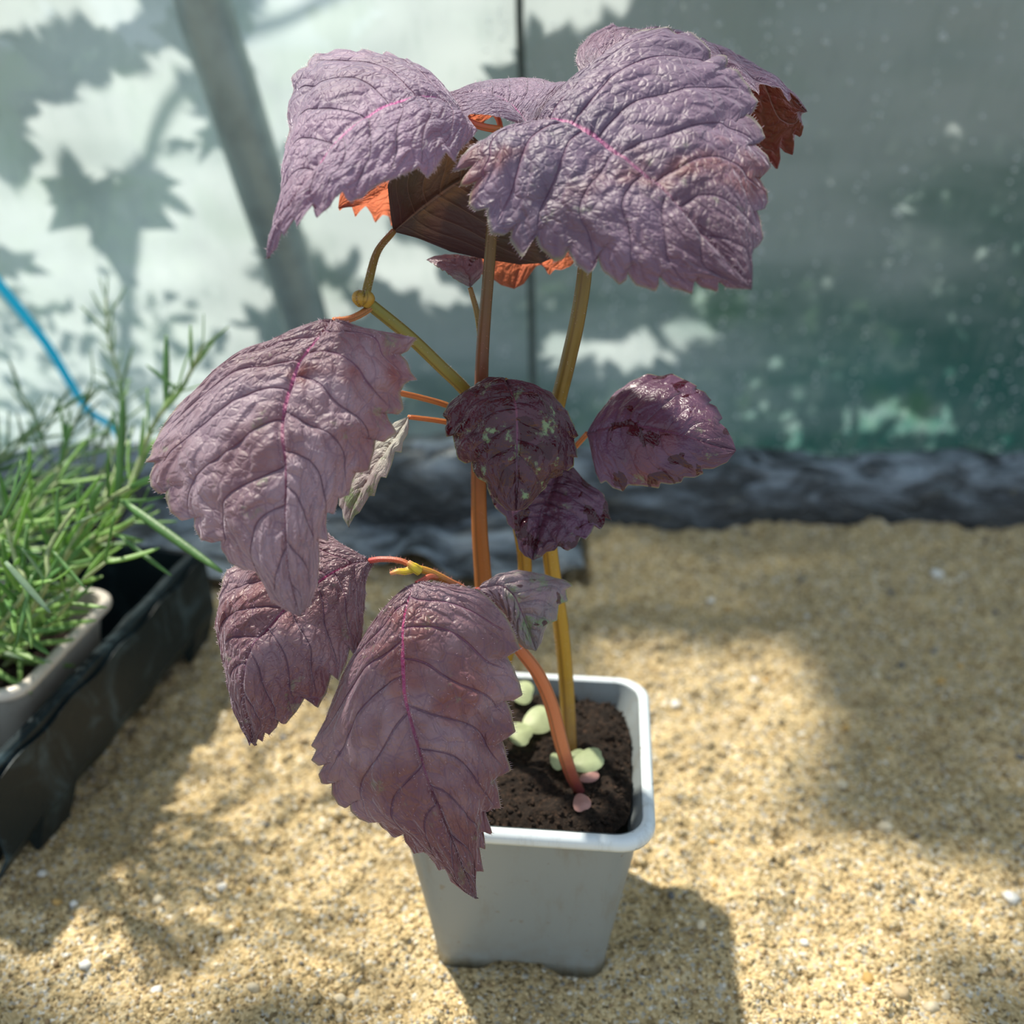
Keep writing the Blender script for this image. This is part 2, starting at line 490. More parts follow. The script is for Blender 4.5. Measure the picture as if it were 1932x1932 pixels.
cr_ = RNG.uniform(0.0008, 0.0021, len(cx_)) * (0.7 + 0.6 * (vnoise(cx_, cy_, 22, 77) > 0))
cz_ = sand_z(cx_, cy_) - cr_ * 0.15
cl_ = scatter_blobs('sand_clump', np.stack([cx_, cy_, cz_], 1), cr_, M_sand, ground, 2, 8, 2, 0.75)
tag(cl_, kind='stuff')
gs = scatter_blobs('sand_grain', np.stack([gx, gy, gz], 1), gr, grain_mat(), ground, 1)
tag(gs, kind='stuff')

# ------------------------------------------------------------------ the grey pot
POT_YAW = math.radians(-5.1)
FC = atz(975, 1570, 0.064)                      # middle of the front rim
depth_dir = np.array([math.sin(-POT_YAW), math.cos(POT_YAW), 0])
pot_c = FC + depth_dir * 0.035
pot_c[2] = 0.0

def rsq(half, rad, n=10):
    """rounded square outline, counter-clockwise"""
    pts = []
    for cx, cy, a0 in ((1, 1, 0), (-1, 1, 90), (-1, -1, 180), (1, -1, 270)):
        for k in range(n + 1):
            a = math.radians(a0 + 90 * k / n)
            pts.append((cx * (half - rad) + rad * math.cos(a), cy * (half - rad) + rad * math.sin(a)))
        # straight side samples
        nx = [(1, 1, 0), (-1, 1, 90), (-1, -1, 180), (1, -1, 270)]
    return np.array(pts)

def ring_surface(name, rings, mat, parent, cap_first=False, cap_last=False, yaw=0, c=(0, 0, 0)):
    """rings: list of (outline (m,2), z)"""
    m = len(rings[0][0])
    V = np.vstack([np.column_stack([o, np.full(m, z) if np.isscalar(z) else z]) for o, z in rings])
    F = [tuple(int(a) for a in f) for f in grid_faces(len(rings), m, True)]
    if cap_first: F.append(tuple(range(m - 1, -1, -1)))
    if cap_last: F.append(tuple((len(rings) - 1) * m + k for k in range(m)))
    cy, sy = math.cos(yaw), math.sin(yaw)
    V = np.column_stack([V[:, 0] * cy - V[:, 1] * sy + c[0], V[:, 0] * sy + V[:, 1] * cy + c[1], V[:, 2] + c[2]])
    return mesh_np(name, V, F, mat, parent)

def densify(o, per=6):
    """adds points on the long straight runs"""
    out = []
    n = len(o)
    for i in range(n):
        a, b = o[i], o[(i + 1) % n]
        out.append(a)
        L = np.linalg.norm(b - a)
        if L > 0.008:
            for k in range(1, per): out.append(a + (b - a) * k / per)
    return np.array(out)

def pot_plastic(name, col, dirt=(0.20, 0.18, 0.14), amount=0.5, rough=0.38):
    t = NT(name); pos = t.pos()
    sep = t.n('SeparateXYZ'); t.l(pos, sep.inputs[0])
    mp = t.n('Mapping'); mp.inputs['Scale'].default_value = (1, 1, 0.25); t.l(pos, mp.inputs[0])
    st = t.noise(160, 5, mp.outputs[0], 0.7)
    low = t.math('SUBTRACT', 1.0, t.smooth(sep.outputs[2], 0.0, 0.022))
    d = t.math('MULTIPLY', t.math('ADD', t.smooth(st, 0.5, 0.75), t.math('MULTIPLY', low, t.smooth(t.noise(240, 4, pos), 0.3, 0.7))), amount)
    sp = t.math('MULTIPLY', t.smooth(t.noise(330, 2, pos), 0.68, 0.72), 0.7)
    c = t.mix(t.math('MAXIMUM', d, sp), col, dirt)
    nrm = t.bump(t.noise(120, 3, pos), 0.12, 0.0006)
    return t.done(t.bsdf(c, rough, 0.5, nrm))

def make_pot(name, c, yaw, half, basehalf, H, body_col, rim_col, soil_z, label, group=None, sunk=0.001, dirt=(0.20, 0.18, 0.14)):
    root = empty(name, (c[0], c[1], 0), yaw)
    mb = pot_plastic(name + '_plastic', body_col, dirt)
    mr = pot_plastic(name + '_rim_plastic', rim_col, dirt, 0.3, 0.28)
    c = (c[0], c[1], 0)
    O = lambda h, r: densify(rsq(h, r))
    zs = H - 0.0035
    ins = 0.0022
    foot = O(basehalf, 0.006)
    # arched notches at the foot of every side
    fz = np.where((np.minimum(np.abs(foot[:, 0]), np.abs(foot[:, 1])) < basehalf * 0.42), 0.0035, -sunk)
    rings = [(O(basehalf - 0.001, 0.005), max(0.003, -sunk + 0.002)), (foot, fz), (O(basehalf + 0.0002, 0.006), max(0.0045, -sunk + 0.003))]
    for k in range(1, 7):
        f = k / 6
        rings.append((O(basehalf + (half - ins - basehalf) * f, 0.006 + 0.002 * f), max(0.004, -sunk + 0.003) + (zs - max(0.004, -sunk + 0.003)) * f))
    body = ring_surface('pot_body', rings, mb, root, cap_first=True, yaw=yaw, c=c)
    inner = [(O(half - 0.0022, 0.0075), H - 0.0005), (O(half - 0.0032, 0.0072), H - 0.004), (O(half - 0.0055, 0.007), soil_z - 0.006)]
    ring_surface('inner_wall', inner[::-1], mb, root, yaw=yaw, c=c)
    # rolled rim
    rr = []
    for k in range(11):
        a = math.radians(215 - 250 * k / 10)
        rr.append((O(half - 0.0012 + 0.0019 * math.cos(a) * -1 * -1, 0.009), H - 0.0018 + 0.0019 * math.sin(a)))
    rr = [(O(half - 0.0025, 0.0076), H - 0.0025), (O(half - 0.0022, 0.0078), H - 0.0008), (O(half - 0.0012, 0.0082), H), (O(half + 0.0003, 0.009), H - 0.0002),
          (O(half + 0.0012, 0.0096), H - 0.0012), (O(half + 0.0014, 0.0098), H - 0.0026), (O(half + 0.0010, 0.0094), H - 0.0038), (O(half - 0.0022, 0.008), H - 0.0042)]
    ring_surface('rim', rr[::-1], mr, root, yaw=yaw, c=c)
    # soil
    n = 90
    g = np.linspace(-1, 1, n)
    gx, gy = np.meshgrid(g, g, indexing='ij')
    hh = half - 0.0045
    fc = 1 - 0.15 * (gx * gy) ** 4
    X = gx * hh * fc; Y = gy * hh * fc
    Z = soil_z + vnoise(X + c[0], Y + c[1], 90, 21) * 0.0016 + vnoise(X + c[0], Y + c[1], 260, 22) * 0.0012 + vnoise(X + c[0], Y + c[1], 700, 23) * 0.0007
    Z = Z - 0.002 * np.clip((np.maximum(abs(gx), abs(gy)) - 0.8) / 0.2, 0, 1)
    cy, sy = math.cos(yaw), math.sin(yaw)
    V = np.stack([X * cy - Y * sy + c[0], X * sy + Y * cy + c[1], Z], -1).reshape(-1, 3)
    so = mesh_np('potting_soil', V, grid_faces(n, n), M_soil, root)
    if so.data.polygons[0].normal.z < 0: so.data.flip_normals()
    k = 900
    a = RNG.uniform(-hh * 0.97, hh * 0.97, k); b = RNG.uniform(-hh * 0.97, hh * 0.97, k)
    r = RNG.uniform(0.0003, 0.0010, k)
    fk = 1 - 0.17 * (a * b / hh ** 2) ** 4; a, b = a * fk, b * fk
    zz = soil_z + vnoise(a + c[0], b + c[1], 90, 21) * 0.0016 + vnoise(a + c[0], b + c[1], 260, 22) * 0.0012
    pts = np.stack([a * cy - b * sy + c[0], a * sy + b * cy + c[1], zz], 1)
    cr = scatter_blobs('soil_crumb', pts, r, M_soil, root, 3, 4, 0, 0.6)
    tag(cr, kind='stuff')
    tag(root, label, 'plant pot', group)
    return root

def soil_mat():
    t = NT('potting_soil'); pos = t.pos()
    n = t.noise(700, 5, pos, 0.75)
    c = t.ramp(n, [(0.25, (0.007, 0.005, 0.004)), (0.5, (0.020, 0.013, 0.009)), (0.64, (0.055, 0.032, 0.020)), (0.78, (0.16, 0.08, 0.045))])
    return t.done(t.bsdf(c, 0.85, 0.25, t.bump(t.noise(900, 5, pos, 0.7), 0.9, 0.0012)))
M_soil = soil_mat()
SOIL = 0.0598
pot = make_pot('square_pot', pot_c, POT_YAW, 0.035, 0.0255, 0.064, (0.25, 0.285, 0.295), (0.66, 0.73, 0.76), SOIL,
               'light grey square plastic pot holding the purple seedlings, standing on the sand')

# ------------------------------------------------------------------ the purple plants
def margin_curve(pts, depths, n, smooth_w):
    """toothed outline and its smoothed twin, both (n,3)"""
    pts = np.asarray(pts, float)
    L = np.concatenate([[0], np.cumsum(np.linalg.norm(np.diff(pts, axis=0), axis=1))])
    f = L / L[-1]
    d = np.interp(f, np.linspace(0, 1, len(depths)), depths)
    W3 = np.array([P(x, y, z) for (x, y), z in zip(pts, d)])
    fine = []
    for i in range(len(W3) - 1):
        k = 12
        tt = np.linspace(0, 1, k, endpoint=False)[:, None]
        fine.append(W3[i] * (1 - tt) + W3[i + 1] * tt)
    fine.append(W3[-1:]); fine = np.vstack(fine)
    M = n * 6
    raw = resample(fine, M)
    # a light rounding of the traced corners
    w = 3
    def lowpass(a, w):
        for _ in range(2):
            pad = np.vstack([a[0] + (a[0] - a[w:0:-1]), a, a[-1] + (a[-1] - a[-2:-w - 2:-1])])
            cs = np.cumsum(np.vstack([np.zeros((1, 3)), pad]), axis=0)
            a = (cs[2 * w + 1:] - cs[:-2 * w - 1]) / (2 * w + 1)
        return a
    r = lowpass(raw, 2)
    r = r + 0.35 * (r - lowpass(raw, max(4, int(M * 0.016))))
    sm = lowpass(raw, max(4, int(M * smooth_w)))
    # arc length of the smooth curve rules both
    Ls = np.concatenate([[0], np.cumsum(np.linalg.norm(np.diff(sm, axis=0), axis=1))])
    s = np.linspace(0, Ls[-1], n)
    R = np.stack([np.interp(s, Ls, r[:, k]) for k in range(3)], 1)
    S = np.stack([np.interp(s, Ls, sm[:, k]) for k in range(3)], 1)
    R[0] = W3[0]; R[-1] = W3[-1]; S[0] = W3[0]; S[-1] = W3[-1]
    return R, S

def conv(pts, ox, oy, k):
    return [(ox + x * k, oy + y * k) for x, y in pts]

def leaf(name, mid, left, right, dm, dl, dr, mat, parent, facing=1, arch=0.002, groove=0.0004, pucker=0.0005, wave=0.0008, seed=0,
         nt=170, ns=40, lag=1.25, sw=0.035, label=None, hair=0):
    """mid/left/right: traced pixel runs from base to tip; dm/dl/dr: their depths in cm"""
    m3 = np.array([P(x, y, z) for (x, y), z in zip(mid, np.interp(np.linspace(0, 1, len(mid)), np.linspace(0, 1, len(dm)), dm))])
    MC = catmull(m3, 400)
    t = np.linspace(0, 1, nt)
    mi = np.stack([np.interp(t ** lag, np.linspace(0, 1, 400), MC[:, k]) for k in range(3)], 1)
    LR, LS = margin_curve(left, dl, nt, sw)
    RR, RS = margin_curve(right, dr, nt, sw)
    def tuck(S_, R_):
        # the inner guide runs through the notches, so that every tooth stands free
        d = S_ - mi; ln = np.maximum(np.linalg.norm(d, axis=1, keepdims=True), 1e-9); d = d / ln
        ext = np.minimum(((R_ - S_) * d).sum(1), 0.0)
        w = max(2, nt // 40)
        e2 = np.array([ext[max(0, i - w):i + w + 1].min() for i in range(nt)])
        k = np.ones(2 * w + 1) / (2 * w + 1)
        e2 = np.convolve(np.pad(e2, w, mode='edge'), k, 'valid')
        e2 = np.maximum(e2, -0.35 * ln[:, 0])
        return S_ + d * e2[:, None]
    LS, RS = tuck(LS, LR), tuck(RS, RR)
    v = np.concatenate([-np.linspace(1, 0, ns, endpoint=False) ** 0.85, [0], np.linspace(0, 1, ns + 1)[1:] ** 0.85])
    s = np.abs(v)
    G = np.zeros((nt, len(v), 3))
    for j, vv in enumerate(v):
        R_, S_ = (LR, LS) if vv < 0 else (RR, RS)
        a = abs(vv)
        e = np.clip((a - 0.76) / 0.24, 0, 1); e = e * e * (3 - 2 * e)
        M_ = S_ * (1 - e) + R_ * e
        G[:, j] = mi * (1 - a) + M_ * a
    def normals(G):
        du = np.gradient(G, axis=0); dv = np.gradient(G, axis=1)
        N = np.cross(du, dv)
        ln = np.linalg.norm(N, axis=2, keepdims=True)
        N = N / np.maximum(ln, 1e-12)
        for _ in range(14):
            q = N.copy()
            q[1:-1] = (N[:-2] + N[2:] + 2 * N[1:-1]) / 4
            N = q.copy()
            N[:, 1:-1] = (q[:, :-2] + q[:, 2:] + 2 * q[:, 1:-1]) / 4
        return N / np.maximum(np.linalg.norm(N, axis=2, keepdims=True), 1e-12)
    N = normals(G)
    view = CAM - G.reshape(-1, 3).mean(0)
    flip = 1.0 if (N.reshape(-1, 3).mean(0) @ view) * facing > 0 else -1.0
    N = N * flip
    T, S = np.meshgrid(t, s, indexing='ij')
    V_ = np.broadcast_to(v[None], T.shape)
    env = np.clip(np.sin(np.pi * np.clip(T, 0, 1)), 0, 1) ** 0.5
    side = np.sign(V_)
    h = arch * 4 * S * (1 - S) * env
    q = T * 8.6 + side * 0.16 - (0.9 + 0.9 * S) * S + 0.10 * np.sin(S * 5 + T * 19 + side)
    fr = np.abs((q + 0.5) % 1 - 0.5)
    h += -groove * np.exp(-(fr / 0.06) ** 2) * np.clip(1.1 - S, 0, 1) * env + pucker * (fr * 2) * env * np.clip(S * 6, 0, 1) * 0.55
    h += -groove * 1.5 * np.exp(-(S / 0.03) ** 2)
    h += pucker * vnoise(S * 5 + side * 9, q * 1.7, 1.0, 40 + seed) * env
    h += pucker * 0.5 * vnoise(S * 12 + side * 9, q * 4.5, 1.0, 60 + seed) * env
    h += wave * vnoise(T * 7 + side * 5, S * 2, 1.0, 80 + seed) * S ** 2 * env
    G = G + N * h[..., None]
    nv = len(v)
    F = grid_faces(nt, nv)
    if flip > 0: F = F[:, ::-1].copy()
    uv = np.stack([(V_ * 0.5 + 0.5).ravel(), T.ravel()], 1)
    o = mesh_np(name, G.reshape(-1, 3), F, mat, parent, uv)
    if label: o['label'] = label
    if hair:
        rr = np.random.default_rng(900 + seed)
        Vh, Fh = [], []
        for _ in range(hair):
            edge = rr.random() < 0.45
            ii = rr.integers(4, nt - 3)
            if edge: jj = 0 if rr.random() < 0.5 else nv - 1
            else: jj = rr.integers(1, nv - 1) if rr.random() < 0.5 else ns + rr.integers(-1, 2)
            p = G[ii, jj]; nrm = N[ii, jj]
            out = nrm + rr.normal(0, 0.35, 3)
            if edge:
                e = G[ii, jj] - G[ii, 2 if jj == 0 else nv - 3]; e /= max(np.linalg.norm(e), 1e-9)
                out = out * 0.4 + e
            out /= np.linalg.norm(out)
            L = rr.uniform(0.0004, 0.0010)
            x = np.cross(out, [0.3, 0.5, 0.8]); x /= np.linalg.norm(x); y = np.cross(out, x)
            w = 0.00005
            b = len(Vh)
            Vh += [p + x * w, p - x * w * 0.5 + y * w * 0.87, p - x * w * 0.5 - y * w * 0.87, p + out * L]
            Fh += [(b, b + 1, b + 3), (b + 1, b + 2, b + 3), (b + 2, b, b + 3)]
        ho = mesh_np('hair', Vh, Fh, M_hair, o)
        tag(ho, kind='stuff')
    return o

def stem_hairs(parent, path, rad, count, seed, mat=None):
    C = catmull(path, 300)
    R = np.interp(np.linspace(0, 1, 300), np.linspace(0, 1, len(rad)), rad)
    T = np.gradient(C, axis=0); T /= np.linalg.norm(T, axis=1)[:, None]
    r = np.random.default_rng(seed)
    Vh, Fh = [], []
    for _ in range(count):
        i = r.integers(5, 295)
        d = r.normal(0, 1, 3); d -= T[i] * (d @ T[i]); d /= np.linalg.norm(d)
        p = C[i] + d * R[i] * 0.9
        out = d + r.normal(0, 0.2, 3); out /= np.linalg.norm(out)
        L = r.uniform(0.0004, 0.0009)
        x = np.cross(out, T[i]); x /= np.linalg.norm(x); y = np.cross(out, x); w = 0.00004
        b = len(Vh)
        Vh += [p + x * w, p - x * w * 0.5 + y * w * 0.87, p - x * w * 0.5 - y * w * 0.87, p + out * L]
        Fh += [(b, b + 1, b + 3), (b + 1, b + 2, b + 3), (b + 2, b, b + 3)]
    return tag(mesh_np('hair', Vh, Fh, mat or M_hair, parent), kind='stuff')

M_hair = plain('leaf_hair', (0.85, 0.70, 0.80), 0.4, 0.5, 0.0, trans=(0.9, 0.7, 0.8), tw=0.4)
M_hair_red = plain('stem_hair', (0.80, 0.35, 0.30), 0.4, 0.5, 0.0, trans=(0.9, 0.5, 0.4), tw=0.4)
LILAC = (0.28, 0.195, 0.29); GREYV = (0.17, 0.13, 0.19)
ML_top = leaf_material('leaf_lilac', LILAC, (0.20, 0.155, 0.235), 0.60, 0.03, sheen=0.7, rust=0.10, vein=(0.58, 0.08, 0.34), tw=0.2, vein2=(0.46, 0.12, 0.32))
ML_big = leaf_material('leaf_grey_violet', (0.165, 0.115, 0.18), (0.115, 0.092, 0.145), 0.53, 0.16, sheen=0.35, rust=0.7, vein=(0.40, 0.07, 0.24), tw=0.12, tip=0.5)
ML_left = leaf_material('leaf_mauve', (0.29, 0.22, 0.265), (0.18, 0.115, 0.14), 0.54, 0.22, sheen=0.45, rust=1.0, vein=(0.50, 0.11, 0.28), tw=0.2)
ML_low = leaf_material('leaf_wine', (0.225, 0.15, 0.18), (0.135, 0.07, 0.085), 0.44, 0.16, sheen=0.4, rust=0.5, vein=(0.45, 0.05, 0.18), tw=0.10, tip=0.8)
ML_wet = leaf_material('leaf_wet_plum', (0.075, 0.024, 0.042), (0.042, 0.010, 0.019), 0.24, 0.5, wet=0.9, sheen=0.1, rust=0.5, vein=(0.16, 0.04, 0.07), trans=(0.5, 0.04, 0.08), tw=0.06, vs=0.3)
ML_wet2 = leaf_material('leaf_wet_violet', (0.105, 0.050, 0.095), (0.07, 0.030, 0.055), 0.36, 0.22, wet=0.95, sheen=0.05, rust=0.4, vein=(0.12, 0.03, 0.06), trans=(0.5, 0.04, 0.08), tw=0.06, vs=0.3, wth=0.60)
ML_spk = leaf_material('leaf_speckled', (0.24, 0.165, 0.20), (0.19, 0.17, 0.175), 0.36, 0.98, wet=0.9, sheen=0.3, rust=0.0, vein=(0.18, 0.07, 0.11), tw=0.08, vs=0.4, wth=0.66)
ML_pale = leaf_material('leaf_pale_green', (0.40, 0.42, 0.36), (0.28, 0.24, 0.25), 0.5, 0.9, sheen=0.3, rust=0.0, vein=(0.2, 0.1, 0.12), pinkness=0.1, vs=0.3, tw=0.12)
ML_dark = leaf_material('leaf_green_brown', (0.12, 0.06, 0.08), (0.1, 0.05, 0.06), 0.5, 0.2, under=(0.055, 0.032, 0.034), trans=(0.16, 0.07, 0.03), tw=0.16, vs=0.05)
ML_org = leaf_material('leaf_backlit', (0.16, 0.08, 0.12), (0.15, 0.09, 0.13), 0.5, 0.05, under=(0.16, 0.06, 0.04), trans=(0.95, 0.26, 0.13), tw=0.5)
ML_red = leaf_material('leaf_lilac_red_under', (0.26, 0.16, 0.24), (0.24, 0.18, 0.24), 0.52, 0.05, sheen=0.7, rust=0.15, under=(0.07, 0.012, 0.012), trans=(0.45, 0.03, 0.012), tw=0.26)

MS_brown = stem_material('stem_orange_brown', [(0.0, (0.40, 0.17, 0.04)), (0.45, (0.42, 0.15, 0.04)), (0.60, (0.20, 0.055, 0.035)), (0.78, (0.13, 0.07, 0.03)), (1.0, (0.16, 0.12, 0.03))])
MS_olive = stem_material('stem_olive', [(0.0, (0.28, 0.14, 0.03)), (0.15, (0.45, 0.27, 0.03)), (0.45, (0.42, 0.26, 0.03)), (0.65, (0.20, 0.13, 0.03)), (1.0, (0.16, 0.13, 0.03))])
MS_green = stem_material('stem_green_gold', [(0.0, (0.40, 0.26, 0.03)), (0.5, (0.42, 0.24, 0.03)), (0.75, (0.26, 0.20, 0.04)), (1.0, (0.22, 0.22, 0.05))])
MS_orange = stem_material('stem_salmon', [(0.0, (0.10, 0.02, 0.035)), (0.10, (0.30, 0.07, 0.04)), (0.2, (0.58, 0.20, 0.08)), (0.7, (0.50, 0.15, 0.07)), (0.85, (0.34, 0.10, 0.05)), (1.0, (0.45, 0.25, 0.03))])
MS_pet = stem_material('petiole_red', [(0.0, (0.42, 0.14, 0.04)), (1.0, (0.48, 0.08, 0.08))])
MS_petg = stem_material('petiole_green', [(0.0, (0.22, 0.18, 0.04)), (1.0, (0.26, 0.16, 0.05))])
MS_peto = stem_material('petiole_orange', [(0.0, (0.40, 0.18, 0.05)), (1.0, (0.46, 0.16, 0.06))])

def pth(*a): return [P(*q) if len(q) == 3 else None for q in a]
def soilpt(px, py): return atz(px, py, SOIL - 0.001)

def plant(base, label):
    r = empty('purple_perilla', base)
    tag(r, label, 'plant', 'purple perilla seedlings in the grey pot')
    return r

def petiole(parent, pts, r0, r1, mat, hairs=0, seed=0, hmat=None):
    o = tube('petiole', pth(*pts), [r0 * 0.01, r1 * 0.01], mat, parent, 28, 10)
    if hairs: stem_hairs(o, pth(*pts), [r0 * 0.01, r1 * 0.01], hairs, seed, hmat)
    return o

Z1 = lambda p: conv(p, 480, 20, 520 / 1932)
Z2 = lambda p: conv(p, 820, 20, 720 / 1932)
Z3 = lambda p: conv(p, 260, 560, 600 / 1932)
Z4 = lambda p: conv(p, 800, 680, 620 / 1932)
Z5 = lambda p: conv(p, 380, 1000, 720 / 1932)

# ---- plant with the tall orange brown stem
b1 = soilpt(912, 1440)
p1 = plant(b1, 'purple perilla seedling on the tallest orange-brown stem, with the drooping upper-left lilac leaf')
path1 = [b1] + pth((910, 1330, 29.9), (912, 1220, 29.2), (913, 1120, 28.5), (905, 1000, 27.6), (903, 880, 26.8), (907, 760, 26.0), (911, 650, 25.3), (923, 500, 24.5), (930, 400, 24.0), (936, 300, 23.7), (945, 245, 23.5))
rad1 = [.0018, .0021, .0024, .0024, .0021, .0019, .0017, .0014, .0013, .0012]
st1 = tube('stem', path1, rad1, MS_brown, p1, 90, 16, 0.12)
stem_hairs(st1, path1, rad1, 500, 1, M_hair_red)
A_mid = Z1([(1450, 740), (1390, 690), (1300, 610), (1180, 590), (1000, 630), (850, 700), (700, 800), (560, 920), (440, 1080), (340, 1250), (230, 1420), (140, 1570), (90, 1740)])
A_up = Z1([(1450, 740), (1430, 680), (1400, 620), (1340, 560), (1240, 490), (1180, 420), (1120, 370), (1065, 322), (1030, 345), (980, 300), (925, 276), (880, 305), (820, 270), (750, 258), (690, 300), (640, 278), (570, 278), (500, 312), (430, 316), (380, 370), (375, 400), (320, 425), (280, 490), (290, 560), (250, 640), (236, 740), (242, 830), (202, 950), (215, 1000), (200, 1100), (218, 1190), (208, 1290), (212, 1360), (225, 1400), (170, 1470), (120, 1600), (90, 1740)])
A_lo = Z1([(1450, 740), (1500, 770), (1563, 835), (1530, 890), (1483, 940), (1460, 960), (1430, 1000), (1395, 1068), (1340, 1008), (1300, 1060), (1260, 1130), (1217, 1167), (1155, 1110), (1050, 1160), (960, 1200), (860, 1245), (760, 1320), (680, 1345), (640, 1320), (618, 1283), (560, 1340), (500, 1400), (437, 1450), (418, 1400), (413, 1360), (370, 1420), (298, 1522), (285, 1470), (250, 1520), (210, 1588), (208, 1545), (160, 1660), (90, 1740)])
leaf('leaf', A_mid, A_up, A_lo, [23.5, 23.0, 22.4, 21.9, 21.7], [23.5, 24.8, 25.3, 24.2, 23.0, 21.7], [23.5, 22.6, 21.9, 21.5, 21.4, 21.7], ML_top, p1, 1, 0.0022, 0.0004, 0.0006, 0.0010, 1, nt=220, hair=700)
petiole(p1, [(945, 245, 23.5), (915, 240, 23.5), (890, 232, 23.5), (870, 219, 23.5)], .09, .08, MS_pet)
D_mid = Z2([(490, 600), (440, 530), (390, 470), (310, 425), (200, 410), (100, 435), (10, 430)])
D_up = Z2([(490, 600), (560, 500), (620, 425), (688, 352), (640, 350), (600, 356), (540, 338), (450, 338), (400, 346), (355, 342), (260, 360), (170, 385), (100, 415), (10, 430)])
D_lo = Z2([(490, 600), (430, 575), (350, 540), (260, 525), (180, 525), (140, 560), (60, 520), (10, 430)])
leaf('leaf', D_mid, D_up, D_lo, [23.4, 23.9, 24.2, 24.2], [23.4, 24.0, 25.4, 25.6, 24.2], [23.4, 23.3, 23.4, 24.2], ML_top, p1, 1, 0.0012, 0.0003, 0.0001, 0.0006, 2, 90, 26, hair=250)
F_mid = [(925, 205), (860, 235), (800, 290), (740, 345), (690, 380), (638, 392)]
F_lo = [(925, 205), (932, 218), (915, 228), (906, 243), (896, 230), (880, 260), (860, 300), (830, 350), (790, 400), (760, 425), (738, 427), (733, 408), (722, 404), (708, 421), (700, 405), (690, 391), (680, 400), (671, 412), (664, 395), (661, 385), (650, 390), (641, 398), (638, 392)]
F_up = [(925, 205), (870, 190), (780, 210), (700, 280), (655, 340), (642, 360), (638, 392)]
leaf('leaf', F_mid, F_up, F_lo, [25.2, 26.2, 26.8, 26.6], [25.2, 25.4, 25.8, 26.6], [25.2, 27.4, 28.0, 26.6], ML_org, p1, -1, 0.0010, 0.0003, 0.0004, 0.0006, 3, 110, 26, label='orange backlit leaf seen from below')
petiole(p1, [(945, 245, 23.5), (940, 225, 24.2), (925, 205, 25.2)], .07, .06, MS_pet)
G_mid = [(1000, 400), (995, 440), (985, 490), (970, 545)]
G_l = [(1000, 400), (940, 425), (905, 470), (892, 500), (903, 515), (915, 520), (935, 530), (945, 538), (970, 545)]
G_r = [(1000, 400), (1060, 410), (1095, 440), (1088, 490), (1075, 503), (1060, 510), (1047, 508), (1036, 520), (1030, 510), (1026, 496), (1012, 502), (1000, 518), (988, 536), (970, 545)]
leaf('leaf', G_mid, G_l, G_r, [26.4, 27.4, 27.6], [26.4, 27.2, 27.4, 27.6], [26.4, 27.6, 27.9, 27.6], ML_org, p1, -1, 0.001, 0.0003, 0.0004, 0.0006, 4, 90, 22, label='orange backlit leaf seen from below')
petiole(p1, [(930, 400, 24.0), (960, 385, 25.0), (1000, 400, 26.4)], .08, .06, MS_peto)
H_mid = [(887, 543), (884, 520), (868, 502), (840, 494), (805, 490)]
H_u = [(887, 543), (905, 525), (915, 505), (908, 488), (885, 481), (850, 482), (825, 484), (805, 490)]
H_l = [(887, 543), (870, 535), (848, 521), (828, 506), (805, 490)]
leaf('leaf', H_mid, H_u, H_l, [25.4, 25.6, 25.8], [25.4, 26.0, 26.2, 25.8], [25.4, 25.2, 25.8], ML_spk, p1, 1, 0.0008, 0.0002, 0.0003, 0.0003, 5, 60, 16)
petiole(p1, [(908, 640, 25.4), (900, 590, 25.4), (887, 543, 25.4)], .09, .06, MS_petg, 60, 2)

# ---- plant on the olive stem at the right
b2 = soilpt(1075, 1425)
p2 = plant(b2, 'purple perilla seedling on the olive stem, with the broad upper-right leaf and wet plum leaves')
path2 = [b2] + pth((1069, 1300, 30.0), (1058, 1180, 29.0), (1040, 1060, 28.0), (1032, 950, 27.3), (1045, 800, 26.4), (1070, 690, 25.6), (1090, 600, 24.9), (1104, 500, 24.4), (1102, 400, 23.9), (1072, 300, 23.7), (1012, 246, 23.3))
rad2 = [.0021, .0021, .0021, .0021, .0020, .0019, .0018, .0017, .0014, .0011]
st2 = tube('stem', path2, rad2, MS_olive, p2, 90, 16, 0.12)
stem_hairs(st2, path2, rad2, 350, 2)
B_mid = Z2([(520, 575), (560, 552), (620, 548), (710, 572), (850, 660), (980, 760), (1120, 860), (1210, 960), (1310, 1070), (1430, 1200), (1530, 1310), (1605, 1412)])
B_up = Z2([(520, 575), (580, 500), (640, 430), (690, 370), (760, 310), (850, 230), (940, 180), (1050, 132), (1180, 102), (1225, 130), (1300, 122), (1360, 165), (1395, 200), (1400, 245), (1440, 225), (1475, 235), (1482, 265), (1475, 290), (1530, 320), (1585, 385), (1600, 420), (1628, 465), (1600, 510), (1560, 527), (1610, 552), (1655, 595), (1675, 640), (1650, 665), (1612, 662), (1645, 700), (1678, 745), (1690, 792), (1650, 820), (1618, 832), (1650, 870), (1680, 920), (1684, 970), (1665, 1003), (1625, 1003), (1648, 1070), (1662, 1150), (1640, 1190), (1590, 1188), (1608, 1290), (1605, 1412)])
